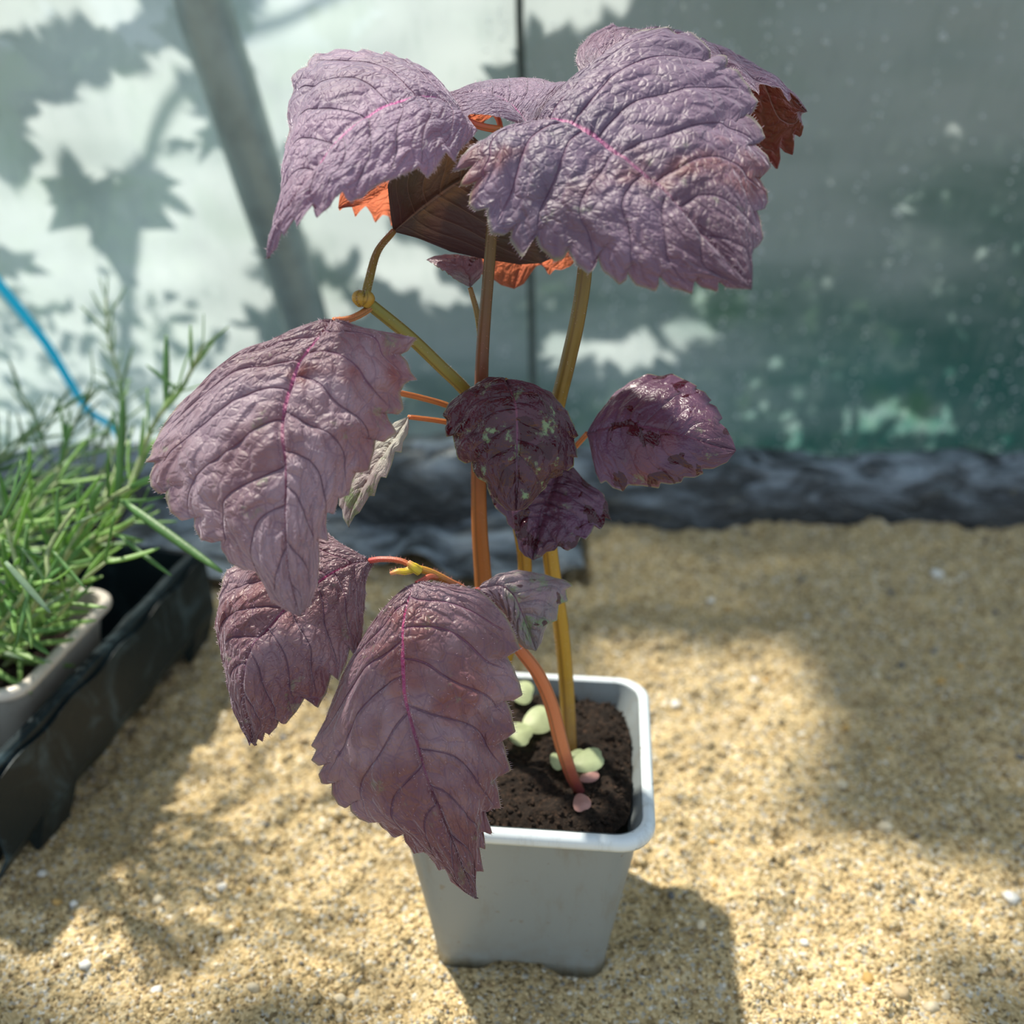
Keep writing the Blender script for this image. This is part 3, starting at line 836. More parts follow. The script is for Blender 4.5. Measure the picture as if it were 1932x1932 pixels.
B_lo = Z2([(520, 575), (480, 620), (380, 650), (260, 678), (180, 710), (130, 750), (92, 818), (140, 812), (185, 800), (150, 845), (132, 888), (165, 890), (200, 875), (178, 930), (175, 985), (205, 1015), (262, 1012), (270, 1070), (288, 1130), (345, 1138), (382, 1118), (378, 1160), (425, 1226), (470, 1180), (500, 1138), (530, 1195), (600, 1253), (640, 1235), (666, 1212), (715, 1285), (770, 1322), (805, 1280), (815, 1238), (850, 1310), (930, 1377), (958, 1350), (966, 1325), (1020, 1385), (1108, 1412), (1130, 1380), (1135, 1350), (1190, 1400), (1298, 1430), (1306, 1400), (1305, 1362), (1350, 1398), (1425, 1417), (1432, 1390), (1430, 1368), (1480, 1400), (1605, 1412)])
leaf('leaf', B_mid, B_up, B_lo, [23.3, 22.4, 21.6, 21.1, 21.0], [23.3, 24.2, 24.2, 23.4, 22.6, 21.8, 21.0], [23.3, 22.6, 22.2, 21.6, 21.2, 21.0], ML_big, p2, 1, 0.0026, 0.0005, 0.0007, 0.0014, 6, 260, 56, hair=900)
C_mid = Z2([(850, 290), (880, 235), (950, 170), (1020, 110), (1110, 75), (1210, 95), (1340, 130), (1460, 185), (1570, 240), (1690, 320), (1790, 410), (1885, 512)])
C_near = Z2([(850, 290), (790, 330), (737, 325), (718, 260), (732, 195), (790, 130), (900, 90), (1000, 300), (1200, 420), (1400, 400), (1540, 370), (1590, 400), (1642, 445), (1655, 420), (1652, 385), (1700, 382), (1745, 395), (1790, 462), (1805, 450), (1800, 418), (1840, 460), (1885, 512)])
C_near = Z2([(850, 290), (800, 360), (850, 420), (1000, 430), (1200, 420), (1400, 400), (1540, 370), (1590, 400), (1642, 445), (1655, 420), (1652, 385), (1700, 382), (1745, 395), (1790, 462), (1805, 450), (1800, 418), (1840, 460), (1885, 512)])
C_far = Z2([(850, 290), (780, 320), (735, 325), (718, 260), (732, 195), (790, 130), (900, 75), (1100, 200), (1300, 400), (1450, 600), (1560, 780), (1640, 862), (1680, 790), (1700, 770), (1735, 802), (1752, 760), (1750, 690), (1775, 715), (1816, 727), (1822, 680), (1815, 625), (1850, 640), (1862, 590), (1840, 545), (1835, 508), (1860, 515), (1885, 512)])
leaf('leaf', C_mid, C_near, C_far, [24.6, 25.6, 26.2, 26.0, 25.4], [24.6, 24.7, 24.8, 24.9, 25.4], [24.6, 26.4, 27.6, 27.8, 27.4, 26.4, 25.4], ML_red, p2, 1, 0.0012, 0.0003, 0.0005, 0.0006, 7, 180, 40, hair=500)
petiole(p2, [(1040, 262, 23.5), (1080, 215, 24.2), (1137, 128, 24.6)], .09, .08, MS_petg)
K_mid = Z4([(480, 120), (510, 170), (540, 260), (548, 400), (545, 550), (545, 700), (540, 885)])
K_l = Z4([(480, 120), (430, 100), (380, 95), (300, 130), (220, 190), (150, 260), (116, 322), (140, 350), (132, 400), (136, 445), (168, 440), (180, 500), (205, 580), (245, 607), (272, 595), (280, 650), (310, 690), (360, 722), (380, 770), (430, 835), (480, 880), (540, 885)])
K_r = Z4([(480, 120), (560, 128), (640, 155), (740, 200), (800, 260), (850, 330), (882, 380), (903, 445), (883, 460), (908, 520), (908, 572), (880, 570), (872, 620), (840, 640), (812, 640), (800, 670), (770, 685), (740, 690), (715, 745), (660, 805), (600, 872), (540, 885)])
leaf('leaf', K_mid, K_l, K_r, [24.9, 24.3, 24.3, 24.6], [24.9, 25.3, 25.2, 24.8, 24.6], [24.9, 25.3, 25.2, 24.9, 24.6], ML_wet, p2, 1, 0.0022, 0.0004, 0.0006, 0.0008, 8, 140, 34, label='glossy wet dark plum leaf with green speckles')
petiole(p2, [(1040, 830, 26.5), (1000, 770, 26.2), (970, 730, 25.6), (954, 718, 24.9)], .09, .07, MS_petg)
L_mid = Z4([(800, 640), (750, 760), (700, 900), (665, 1040), (640, 1174)])
L_l = Z4([(800, 640), (620, 660), (430, 690), (372, 750), (400, 820), (420, 860), (440, 885), (480, 915), (492, 960), (530, 1000), (545, 1060), (555, 1110), (590, 1150), (640, 1174)])
L_r = Z4([(800, 640), (880, 628), (930, 690), (1000, 750), (1060, 790), (1085, 850), (1102, 938), (1065, 918), (1060, 960), (1038, 1002), (1003, 982), (985, 1020), (945, 1072), (920, 1058), (890, 1100), (845, 1122), (810, 1115), (795, 1092), (770, 1118), (720, 1125), (690, 1155), (640, 1174)])
leaf('leaf', L_mid, L_l, L_r, [26.2, 26.0, 25.8], [26.2, 26.1, 25.8, 25.8], [26.2, 26.3, 25.9, 25.6, 25.8], ML_wet2, p2, 1, 0.0016, 0.0006, 0.0006, 0.0012, 9, 120, 30, label='glossy wet dark violet leaf')
petiole(p2, [(1036, 900, 27.0), (1050, 888, 26.6), (1057, 885, 26.2)], .08, .07, MS_petg)
Mm = Z4([(960, 430), (1100, 385), (1250, 380), (1400, 410), (1560, 450), (1700, 495), (1836, 530)])
M_u = Z4([(960, 430), (1000, 360), (1060, 270), (1130, 190), (1220, 130), (1310, 93), (1380, 88), (1460, 76), (1540, 108), (1605, 158), (1598, 172), (1650, 190), (1692, 235), (1676, 250), (1720, 270), (1757, 335), (1735, 362), (1780, 400), (1815, 460), (1836, 530)])
M_l = Z4([(960, 430), (975, 500), (990, 580), (1010, 660), (1040, 725), (1070, 712), (1110, 750), (1170, 770), (1200, 735), (1280, 738), (1378, 752), (1390, 722), (1450, 730), (1512, 717), (1530, 688), (1590, 690), (1642, 665), (1636, 640), (1700, 637), (1780, 600), (1836, 530)])
leaf('leaf', Mm, M_u, M_l, [25.8, 25.2, 24.8, 24.6], [25.8, 26.6, 26.3, 25.4, 24.6], [25.8, 25.4, 24.9, 24.6], ML_wet2, p2, 1, 0.0018, 0.0003, 0.0004, 0.0006, 10, 130, 32, label='glossy wet dark violet leaf with water drops')
petiole(p2, [(1036, 900, 27.0), (1062, 868, 26.6), (1090, 838, 26.1), (1108, 818, 25.8)], .08, .07, MS_peto)

# ---- plant leaning to the left
b3 = soilpt(922, 1400)
p3 = plant(b3, 'purple perilla seedling leaning left, with the large mauve leaf above the rosemary tray side')
path3 = [b3] + pth((938, 1310, 30.0), (960, 1220, 29.3), (980, 1130, 28.6), (990, 1060, 28.0), (965, 930, 27.3), (925, 810, 26.6), (882, 742, 26.0), (830, 690, 25.4), (770, 633, 24.8), (705, 580, 24.1), (686, 566, 23.8))
rad3 = [.0018, .0018, .0018, .0018, .0018, .0017, .0016, .0015]
st3 = tube('stem', path3, rad3, MS_green, p3, 90, 16, 0.12)
stem_hairs(st3, path3, rad3, 350, 3)
# shoot tip
bt = tube('shoot_tip', pth((686, 568, 23.8), (680, 560, 23.7), (684, 550, 23.7)), [.0019, .0021, .0008], MS_green, p3, 14, 12)
tube('shoot_tip', pth((690, 570, 23.75), (697, 562, 23.6), (693, 549, 23.6)), [.0015, .0014, .0005], MS_green, p3, 14, 12)
stem_hairs(bt, pth((686, 572, 23.8), (683, 562, 23.7), (686, 548, 23.7)), [.0018, .002, .0008], 120, 31)
E_mid = [(742, 437), (800, 388), (860, 345), (930, 310), (1000, 290)]
E_up = [(742, 437), (737, 405), (731, 350), (750, 300), (800, 272), (850, 262), (893, 256), (908, 270), (960, 262), (1000, 290)]
E_lo = [(742, 437), (790, 450), (850, 475), (920, 490), (980, 499), (1020, 497), (1060, 480), (1080, 430), (1060, 350), (1000, 290)]
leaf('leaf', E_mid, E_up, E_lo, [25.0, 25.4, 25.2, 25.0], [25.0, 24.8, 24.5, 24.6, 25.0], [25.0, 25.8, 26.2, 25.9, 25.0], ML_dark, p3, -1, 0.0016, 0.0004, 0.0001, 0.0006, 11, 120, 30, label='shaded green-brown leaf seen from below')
petiole(p3, [(688, 566, 23.8), (696, 530, 24.0), (712, 475, 24.5), (742, 437, 25.0)], .11, .08, MS_petg, 130, 4)
I_mid = Z3([(1190, 145), (1130, 200), (1060, 280), (980, 390), (930, 520), (900, 640), (880, 760), (880, 860), (892, 960), (900, 1100), (895, 1300), (900, 1500), (920, 1700), (960, 1850), (985, 1940)])
I_l = Z3([(1190, 145), (1080, 172), (980, 225), (850, 270), (700, 338), (560, 390), (450, 450), (350, 530), (270, 590), (220, 650), (170, 740), (110, 830), (88, 900), (75, 960), (48, 1002), (100, 1010), (78, 1090), (88, 1150), (130, 1183), (192, 1150), (182, 1220), (205, 1310), (260, 1355), (336, 1332), (340, 1400), (385, 1475), (440, 1483), (500, 1450), (510, 1530), (560, 1610), (640, 1653), (700, 1640), (755, 1740), (810, 1850), (900, 1905), (985, 1940)])
I_r = Z3([(1190, 145), (1270, 155), (1400, 200), (1470, 250), (1495, 275), (1497, 240), (1530, 218), (1600, 225), (1695, 250), (1640, 330), (1602, 352), (1640, 400), (1665, 460), (1692, 502), (1650, 510), (1615, 535), (1590, 590), (1608, 680), (1580, 702), (1512, 700), (1520, 760), (1562, 830), (1500, 862), (1444, 850), (1430, 950), (1402, 1048), (1335, 1038), (1300, 1120), (1280, 1205), (1225, 1190), (1215, 1250), (1190, 1312), (1150, 1290), (1140, 1380), (1152, 1475), (1096, 1440), (1100, 1600), (1090, 1750), (1040, 1870), (985, 1940)])
leaf('leaf', I_mid, I_l, I_r, [23.4, 22.6, 22.0, 21.8, 22.2], [23.4, 23.8, 23.7, 23.0, 22.4, 22.2], [23.4, 23.4, 23.2, 22.8, 22.4, 22.2], ML_left, p3, 1, 0.0028, 0.0005, 0.0008, 0.0012, 12, 260, 56, hair=900)
petiole(p3, [(700, 580, 24.0), (678, 594, 23.8), (655, 603, 23.6), (629, 605, 23.4)], .09, .08, MS_peto, 60, 5, M_hair_red)
J_mid = Z3([(1645, 730), (1560, 860), (1460, 1000), (1370, 1150), (1300, 1300), (1280, 1400)])
J_r = Z3([(1645, 730), (1648, 790), (1640, 835), (1612, 880), (1602, 945), (1562, 938), (1540, 1030), (1510, 1103), (1482, 1098), (1440, 1212), (1412, 1210), (1350, 1310), (1320, 1330), (1280, 1400)])
J_l = Z3([(1645, 730), (1560, 760), (1480, 830), (1400, 900), (1300, 1050), (1230, 1180), (1222, 1270), (1240, 1290), (1245, 1345), (1280, 1400)])
leaf('leaf', J_mid, J_l, J_r, [25.6, 25.2, 25.2], [25.6, 25.8, 25.2], [25.6, 25.0, 25.2], ML_pale, p3, 1, 0.001, 0.0002, 0.00015, 0.0004, 13, 100, 24, label='pale grey-green leaf')
petiole(p3, [(920, 815, 26.6), (845, 797, 26.3), (790, 789, 25.8), (771, 787, 25.6)], .08, .06, MS_peto)
petiole(p3, [(915, 795, 26.5), (847, 766, 26.2), (800, 752, 25.6), (757, 742, 25.0), (715, 735, 24.4)], .08, .07, MS_peto)

# ---- plant on the salmon coloured bent stem
b4 = soilpt(1094, 1495)
p4 = plant(b4, 'purple perilla seedling on the bent salmon stem, with two wine leaves hanging beside the pot')
path4 = [b4] + pth((1077, 1460, 28.4), (1058, 1400, 28.0), (1040, 1330, 27.6), (1015, 1272, 27.1), (980, 1225, 26.5), (930, 1165, 25.8), (880, 1118, 25.3), (850, 1100, 25.0), (812, 1080, 24.8), (778, 1070, 24.7))
rad4 = [.0016, .0019, .0020, .0019, .0018, .0016, .0013, .0011, .0009]
st4 = tube('stem', path4, rad4, MS_orange, p4, 90, 16, 0.06)
stem_hairs(st4, path4[6:], rad4[5:], 260, 4, M_hair_red)
MS_bud = stem_material('shoot_tip_yellow', [(0, (0.45, 0.34, 0.03)), (0.6, (0.60, 0.48, 0.04)), (1.0, (0.60, 0.25, 0.15))])
bd = tube('shoot_tip', pth((782, 1072, 24.6), (765, 1078, 24.5), (750, 1078, 24.4), (736, 1082, 24.4)), [.0011, .0009, .0007, .0004], MS_bud, p4, 16, 10)
tube('shoot_tip', pth((792, 1078, 24.6), (778, 1068, 24.5), (770, 1060, 24.5)), [.0012, .0012, .0006], MS_bud, p4, 14, 10)
stem_hairs(bd, pth((782, 1072, 24.6), (765, 1078, 24.5), (750, 1078, 24.4), (736, 1082, 24.4)), [.0011, .0009, .0007, .0005], 130, 41, M_hair_red)
N_mid = Z5([(850, 155), (760, 170), (680, 205), (600, 255), (500, 330), (400, 420), (310, 520), (265, 565), (230, 640), (210, 750), (220, 880), (245, 980), (270, 1092)])
N_l = Z5([(850, 155), (760, 110), (690, 60), (640, 25), (560, 15), (400, 60), (250, 110), (170, 175), (130, 200), (112, 280), (90, 330), (82, 420), (80, 480), (98, 560), (118, 680), (150, 800), (180, 900), (200, 1000), (232, 1045), (246, 1092), (252, 1070), (270, 1096)])
N_r = Z5([(850, 155), (872, 172), (850, 210), (830, 280), (825, 400), (812, 500), (800, 642), (770, 632), (750, 608), (730, 680), (690, 762), (655, 738), (630, 830), (590, 897), (555, 888), (520, 858), (480, 920), (430, 977), (400, 953), (380, 1000), (340, 1040), (325, 1018), (308, 1072), (290, 1050), (270, 1096)])
leaf('leaf', N_mid, N_l, N_r, [25.0, 24.4, 24.0, 23.8, 24.2], [25.0, 25.6, 25.4, 24.8, 24.5, 24.2], [25.0, 24.9, 24.4, 24.0, 24.2], ML_low, p4, 1, 0.0022, 0.0005, 0.0007, 0.0008, 14, 220, 46, hair=1100)
petiole(p4, [(785, 1072, 24.7), (755, 1058, 24.8), (720, 1055, 24.9), (697, 1058, 25.0)], .07, .07, MS_pet, 120, 6, M_hair_red)
O_mid = Z5([(1090, 270), (1060, 310), (1035, 380), (1018, 460), (1012, 560), (1020, 700), (1030, 850), (1060, 970), (1095, 1090), (1140, 1250), (1200, 1400), (1265, 1560), (1330, 1720), (1390, 1867)])
O_l = Z5([(1090, 270), (1020, 330), (960, 380), (900, 450), (840, 500), (800, 560), (790, 620), (740, 680), (690, 770), (650, 860), (620, 960), (590, 1020), (556, 1092), (578, 1112), (556, 1165), (590, 1198), (612, 1190), (588, 1240), (605, 1285), (640, 1293), (652, 1278), (655, 1340), (690, 1390), (725, 1403), (752, 1368), (760, 1420), (800, 1460), (850, 1483), (880, 1463), (910, 1510), (965, 1558), (1012, 1518), (1030, 1580), (1075, 1637), (1112, 1598), (1150, 1640), (1200, 1720), (1225, 1700), (1260, 1780), (1330, 1830), (1390, 1867)])
O_r = Z5([(1090, 270), (1120, 262), (1200, 272), (1300, 285), (1400, 305), (1450, 340), (1510, 400), (1560, 470), (1590, 530), (1617, 602), (1580, 625), (1552, 637), (1580, 700), (1612, 780), (1622, 832), (1580, 855), (1545, 860), (1570, 920), (1592, 1022), (1560, 1055), (1528, 1060), (1550, 1150), (1564, 1217), (1530, 1240), (1498, 1240), (1500, 1310), (1512, 1398), (1470, 1400), (1428, 1384), (1440, 1440), (1462, 1522), (1420, 1508), (1432, 1602), (1395, 1578), (1425, 1722), (1375, 1690), (1380, 1770), (1390, 1867)])
leaf('leaf', O_mid, O_l, O_r, [24.5, 23.8, 23.4, 23.5, 24.4], [24.5, 24.8, 24.8, 24.4, 24.2, 24.4], [24.5, 24.6, 24.6, 24.5, 24.3, 24.4], ML_low, p4, 1, 0.0026, 0.0005, 0.0007, 0.0010, 15, 280, 56, hair=1400)
petiole(p4, [(830, 1090, 24.9), (812, 1088, 24.7), (797, 1095, 24.6), (786, 1101, 24.5)], .08, .07, MS_pet, 60, 7, M_hair_red)
P_mid = Z4([(320, 1345), (440, 1320), (520, 1370), (575, 1480), (620, 1600), (660, 1707)])
P_r = Z4([(320, 1345), (380, 1300), (450, 1250), (520, 1236), (620, 1245), (700, 1260), (760, 1290), (820, 1300), (868, 1332), (832, 1352), (846, 1420), (792, 1440), (784, 1530), (740, 1540), (712, 1590), (692, 1660), (660, 1707)])
P_l = Z4([(320, 1345), (360, 1390), (420, 1440), (480, 1500), (520, 1580), (550, 1660), (600, 1697), (660, 1707)])
leaf('leaf', P_mid, P_l, P_r, [25.6, 25.6, 25.8, 25.8], [25.6, 25.9, 25.8], [25.6, 26.4, 26.6, 26.0, 25.8], ML_spk, p4, 1, 0.0016, 0.0004, 0.0005, 0.0008, 16, 110, 28, label='small purple leaf speckled with green and dark drops')
petiole(p4, [(880, 1118, 25.3), (892, 1115, 25.4), (903, 1112, 25.6)], .07, .06, MS_pet)

# seed leaves on the soil
M_cot = plain('seed_leaf_green', (0.56, 0.64, 0.36), 0.5, 0.4, 0.25, 200, 0.2, 500, trans=(0.5, 0.7, 0.2), tw=0.3)
M_cotp = plain('seed_leaf_pink', (0.42, 0.22, 0.19), 0.5, 0.4, 0.25, 200, 0.2, 500)
def seed_leaf(cx, cy, d, w, h, ang, mat, parent, tilt=0.0):
    n, m = 12, 20
    V = [P(cx, cy, d)]
    uvr = []
    for i in range(1, n):
        r = i / (n - 1)
        for k in range(m):
            a = 2 * math.pi * k / m
            notch = 1 - 0.14 * math.exp(-((a - 0.0 if a < math.pi else a - 2 * math.pi) / 0.3) ** 2)
            x = w * r * math.cos(a) * notch; y = h * r * math.sin(a) * (1 - 0.25 * math.cos(a) * -1)
            X = x * math.cos(ang) - y * math.sin(ang); Y = x * math.sin(ang) + y * math.cos(ang)
            V.append(P(cx + X, cy + Y, d + tilt * (-Y) / 70 + 0.12 * r * r))
    F = [(0, 1 + k, 1 + (k + 1) % m) for k in range(m)]
    for i in range(n - 2):
        for k in range(m):
            a = 1 + i * m + k; b = 1 + i * m + (k + 1) % m
            F.append((a, a + m, b + m, b))
    return mesh_np('seed_leaf', V, F, mat, parent)
seed_leaf(984, 1306, 32.0, 24, 22, 0.2, M_cot, p3, 1.0)
seed_leaf(1014, 1360, 30.9, 30, 26, -0.4, M_cot, p3, 1.0)
seed_leaf(978, 1383, 30.4, 28, 21, 0.5, M_cot, p1, 1.0)
seed_leaf(1108, 1436, 29.2, 34, 22, -0.35, M_cot, p2, 1.0)
seed_leaf(1052, 1436, 29.4, 18, 14, 0.9, M_cot, p2, 0.9)
seed_leaf(1088, 1424, 29.5, 16, 10, -0.2, M_cot, p2, 0.9)
seed_leaf(1112, 1464, 28.9, 20, 13, -0.4, M_cotp, p4, 0.9)
seed_leaf(1097, 1514, 27.9, 18, 17, 1.2, M_cotp, p4, 1.0)

# ------------------------------------------------------------------ black plastic covered edging at the back of the bench
def black_film_mat(name, dust=0.35):
    t = NT(name); pos = t.pos()
    mp = t.n('Mapping'); mp.inputs['Scale'].default_value = (1.0, 2.2, 2.2); mp.inputs['Rotation'].default_value = (0, 0.3, 0.2); t.l(pos, mp.inputs[0])
    a = t.noise(26, 5, mp.outputs[0], 0.62, 1.2); b = t.noise(75, 4, mp.outputs[0], 0.6, 0.8)
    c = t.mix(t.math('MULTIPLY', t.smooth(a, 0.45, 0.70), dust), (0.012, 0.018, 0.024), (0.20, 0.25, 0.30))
    c = t.mix(t.math('MULTIPLY', t.smooth(b, 0.63, 0.74), 0.4), c, (0.30, 0.27, 0.18))
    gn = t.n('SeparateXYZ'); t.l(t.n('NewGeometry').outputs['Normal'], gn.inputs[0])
    c = t.mix(t.math('MULTIPLY', t.smooth(gn.outputs[2], 0.35, 1.0), t.smooth(a, 0.36, 0.62)), c, (0.29, 0.35, 0.41))  # sky and wall reflection painted as paler blue-grey on upward faces
    n = t.bump(t.math('ADD', a, t.math('MULTIPLY', b, 0.4)), 1.0, 0.008)
    return t.done(t.bsdf(c, 0.28, 0.8, n))
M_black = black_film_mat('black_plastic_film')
def make_edging():
    n, m = 260, 44
    xs = np.linspace(-0.75, 0.75, n)
    th = np.linspace(0, 2 * math.pi, m, endpoint=False)
    V = []
    for x in xs:
        hump = math.exp(-((x + 0.045) / 0.045) ** 2)
        cy = 0.512 - 0.012 * hump - 0.006 * math.exp(-((x + 0.16) / 0.08) ** 2)
        cz = 0.007 + 0.010 * hump - 0.004 * (x > 0.0) * min(1, max(0, x) / 0.15)
        ry, rz = 0.026 + 0.006 * hump, 0.030 + 0.005 * hump
        y = np.cos(th) * ry; z = np.sin(th) * rz
        k = 1 + 0.14 * vnoise(np.full(m, x), th * 0.05, 26, 31) - 0.10 * np.abs(vnoise(np.full(m, x * 1.3), np.abs(th - math.pi) * 0.10, 38, 34)) + 0.07 * vnoise(np.full(m, x * 1.5), np.abs(th - math.pi) * 0.12, 60, 32) + 0.03 * vnoise(np.full(m, x), np.abs(th - math.pi) * 0.2, 150, 33)
        V.append(np.stack([np.full(m, x), cy + y * k, cz + z * k], 1))
    V = np.vstack(V)
    F = [tuple(int(a) for a in f) for f in grid_faces(n, m, True)]
    F.append(tuple(range(m))); F.append(tuple((n - 1) * m + k for k in range(m - 1, -1, -1)))
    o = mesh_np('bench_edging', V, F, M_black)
    return tag(o, 'long roll of wrinkled black plastic film along the back of the sand', 'edging')
edging = make_edging()
# loose flap of film beside the roll
def make_flap():
    n, m = 60, 24
    g = np.zeros((n, m, 3))
    for i in range(n):
        for j in range(m):
            u, w = i / (n - 1), j / (m - 1)
            x = -0.20 + 0.235 * u
            y = 0.505 - 0.078 * w * (0.85 + 0.15 * math.sin(u * 9))
            z = 0.024 - 0.020 * w + 0.004 * math.sin(u * 17 + w * 3) * w + 0.003 * math.sin(u * 41) * w
            g[i, j] = (x, y, z)
    g[..., 2] += 0.002 * vnoise(g[..., 0], g[..., 1], 90, 35)
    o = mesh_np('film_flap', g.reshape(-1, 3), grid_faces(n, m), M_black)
    place(o, edging)
make_flap()

# ------------------------------------------------------------------ greenhouse wall of translucent film
YW = 0.62
LEAN = 0.2126
WTOP = 0.315
def film_y(z): return YW - LEAN * z
def fw(px, py, off=0.0):
    """where the ray of a photograph pixel meets a sheet parallel to the film, off metres before it"""
    r = ray_dir(px, py)
    return CAM + r * ((YW - off - LEAN * CAM[2]) / (r[1] + LEAN * r[2]))
def film_mat():
    t = NT('greenhouse_film'); pos = t.pos()
    sep = t.n('SeparateXYZ'); t.l(pos, sep.inputs[0])
    mp = t.n('Mapping'); mp.inputs['Scale'].default_value = (1.0, 1.0, 0.18); t.l(pos, mp.inputs[0])
    streak = t.noise(140, 4, mp.outputs[0], 0.7)
    mp2 = t.n('Mapping'); mp2.inputs['Scale'].default_value = (0.35, 1.0, 1.2); t.l(pos, mp2.inputs[0])
    bands = t.noise(16, 3, mp2.outputs[0], 0.6)
    # shade painted in: teal darkening towards the right hand end and foot
    shade_grad = t.math('ADD', t.math('MULTIPLY', sep.outputs[0], 1.35), t.math('MULTIPLY', sep.outputs[2], -2.2))
    shade_grad = t.math('ADD', shade_grad, t.math('MULTIPLY_ADD', bands, 1.0, -0.5))
    shade_mask = t.smooth(shade_grad, -0.30, 0.40)
    c = t.mix(shade_mask, (0.86, 0.97, 1.0), (0.035, 0.25, 0.21))
    c = t.mix(t.math('MULTIPLY', t.smooth(bands, 0.55, 0.75), t.math('MULTIPLY', shade_mask, 0.5)), c, (0.40, 0.52, 0.48))
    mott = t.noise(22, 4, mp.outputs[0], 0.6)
    c = t.mix(t.math('MULTIPLY', t.smooth(mott, 0.50, 0.70), t.math('MULTIPLY', shade_mask, 0.45)), c, (0.30, 0.42, 0.40))
    c = t.mix(t.math('MULTIPLY', t.smooth(t.noise(13, 2, pos), 0.58, 0.70), t.math('MULTIPLY_ADD', shade_mask, 0.5, 0.12)), c, (0.12, 0.38, 0.12))
    for zc, zw in ((ZB1, 0.011), (ZB2, 0.012)):
        # frosted folds of the sheet
        bd = t.math('SUBTRACT', 1.0, t.smooth(t.math('ABSOLUTE', t.math('SUBTRACT', sep.outputs[2], zc)), zw * 0.2, zw))
        c = t.mix(t.math('MULTIPLY', bd, t.math('MULTIPLY_ADD', streak, 0.9, -0.12)), c, (0.66, 0.78, 0.80))
    c = t.mix(t.math('MULTIPLY', t.smooth(streak, 0.50, 0.70), 0.35), c, (0.62, 0.76, 0.76))
    nrm = t.bump(t.math('ADD', streak, bands), 0.25, 0.002)
    tr = t.n('BsdfTranslucent'); t.l(c, tr.inputs[0])
    df = t.bsdf(t.mix(0.12, c, (0.35, 0.42, 0.42)), 0.35, 0.5, nrm)
    m1 = t.n('MixShader'); m1.inputs[0].default_value = 0.60
    t.l(df, m1.inputs[1]); t.l(tr.outputs[0], m1.inputs[2])
    tp = t.n('BsdfTransparent'); tp.inputs[0].default_value = (0.92, 0.97, 0.95, 1)
    m2 = t.n('MixShader'); m2.inputs[0].default_value = 0.15
    t.l(m1.outputs[0], m2.inputs[1]); t.l(tp.outputs[0], m2.inputs[2])
    return t.done(m2.outputs[0])
ZB1 = float(fw(1700, 285)[2]); ZB2 = float(fw(1700, 868)[2])
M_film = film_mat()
def make_wall():
    n, m = 260, 90
    xs = np.linspace(-0.9, 0.9, n); zs = np.linspace(-0.10, WTOP, m)
    X, Z = np.meshgrid(xs, zs, indexing='ij')
    Y = film_y(Z) + 0.004 * vnoise(X, Z * 0.3, 9, 51) + 0.0015 * vnoise(X, Z * 0.2, 40, 52) + 0.001 * vnoise(X * 0.4, Z, 60, 53)
    V = np.stack([X, Y, Z], -1).reshape(-1, 3)
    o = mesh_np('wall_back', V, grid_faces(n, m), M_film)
    tag(o, 'translucent plastic film wall of the greenhouse', None, None, 'structure')
    return o
wall = make_wall()
# condensation
M_drop = plain('water_drop', (0.90, 0.96, 0.97), 0.05, 1.0, 0.0, trans=(1.0, 1.0, 1.0), tw=0.5)
dx, dz, dr = [], [], []
cols = RNG.uniform(-0.02, 0.36, 70)
for c in cols:
    for _ in range(26):
        dx.append(c + RNG.normal(0, 0.0012)); dz.append(RNG.uniform(-0.02, 0.32)); dr.append(RNG.uniform(0.0004, 0.0013))
dx, dz, dr = map(np.array, (dx, dz, dr))
wy = film_y(dz) + 0.004 * vnoise(dx, dz * 0.3, 9, 51) + 0.0015 * vnoise(dx, dz * 0.2, 40, 52) + 0.001 * vnoise(dx * 0.4, dz, 60, 53)
dro = scatter_blobs('condensation_drop', np.stack([dx, wy - dr * 0.5, dz], 1), dr, M_drop, wall, 5, 4, 0, 0.9)
tag(dro, kind='stuff')

# hoop tube, cord, blue string
M_galv = plain('galvanised_steel', (0.30, 0.37, 0.36), 0.42, 0.5, 0.25, 40, 0.1, 200, metallic=0.35)
hoop = tube('hoop_tube', [fw(*q, 0.026) for q in ((370, -180), (382, 0), (436, 170), (493, 350), (556, 540), (605, 720), (635, 900), (650, 1000))],
            [0.0135] * 4, M_galv, None, 60, 24)
tag(hoop, 'thick grey metal hoop tube slanting down the left of the film wall', 'pole')
M_cord = plain('dark_cord', (0.07, 0.09, 0.08), 0.7, 0.3, 0.3, 200, 0.4, 800)
cord = tube('support_cord', [fw(*q, 0.010) for q in ((982, -220), (980, 0), (985, 160), (996, 400), (1003, 600), (1006, 800), (1008, 900))], [0.0021] * 3, M_cord, None, 60, 10)
tag(cord, 'thin dark cord hanging straight down against the film wall', 'cord')
M_blue = plain('blue_string', (0.04, 0.66, 0.95), 0.35, 0.5, 0.05, 100, 0.3, 900, trans=(0.15, 0.85, 1.0), tw=0.6)
bs = tube('blue_string', [aty(-80, 430, 0.50), aty(-10, 525, 0.50), aty(50, 600, 0.50), aty(95, 660, 0.50), aty(140, 735, 0.50), aty(170, 778, 0.495), aty(205, 800, 0.48), aty(240, 840, 0.46)], [0.0027, 0.0024, 0.0018], M_blue, None, 60, 10)
tag(bs, 'bright blue plastic string slanting behind the rosemary', 'string')
# top rail of the wall, above the picture
rail = tube('trim_1', [(x_, film_y(WTOP), WTOP + 0.006) for x_ in (-0.9, 0, 0.9)], [0.011, 0.011], M_galv, None, 12, 16)
tag(rail, kind='structure')

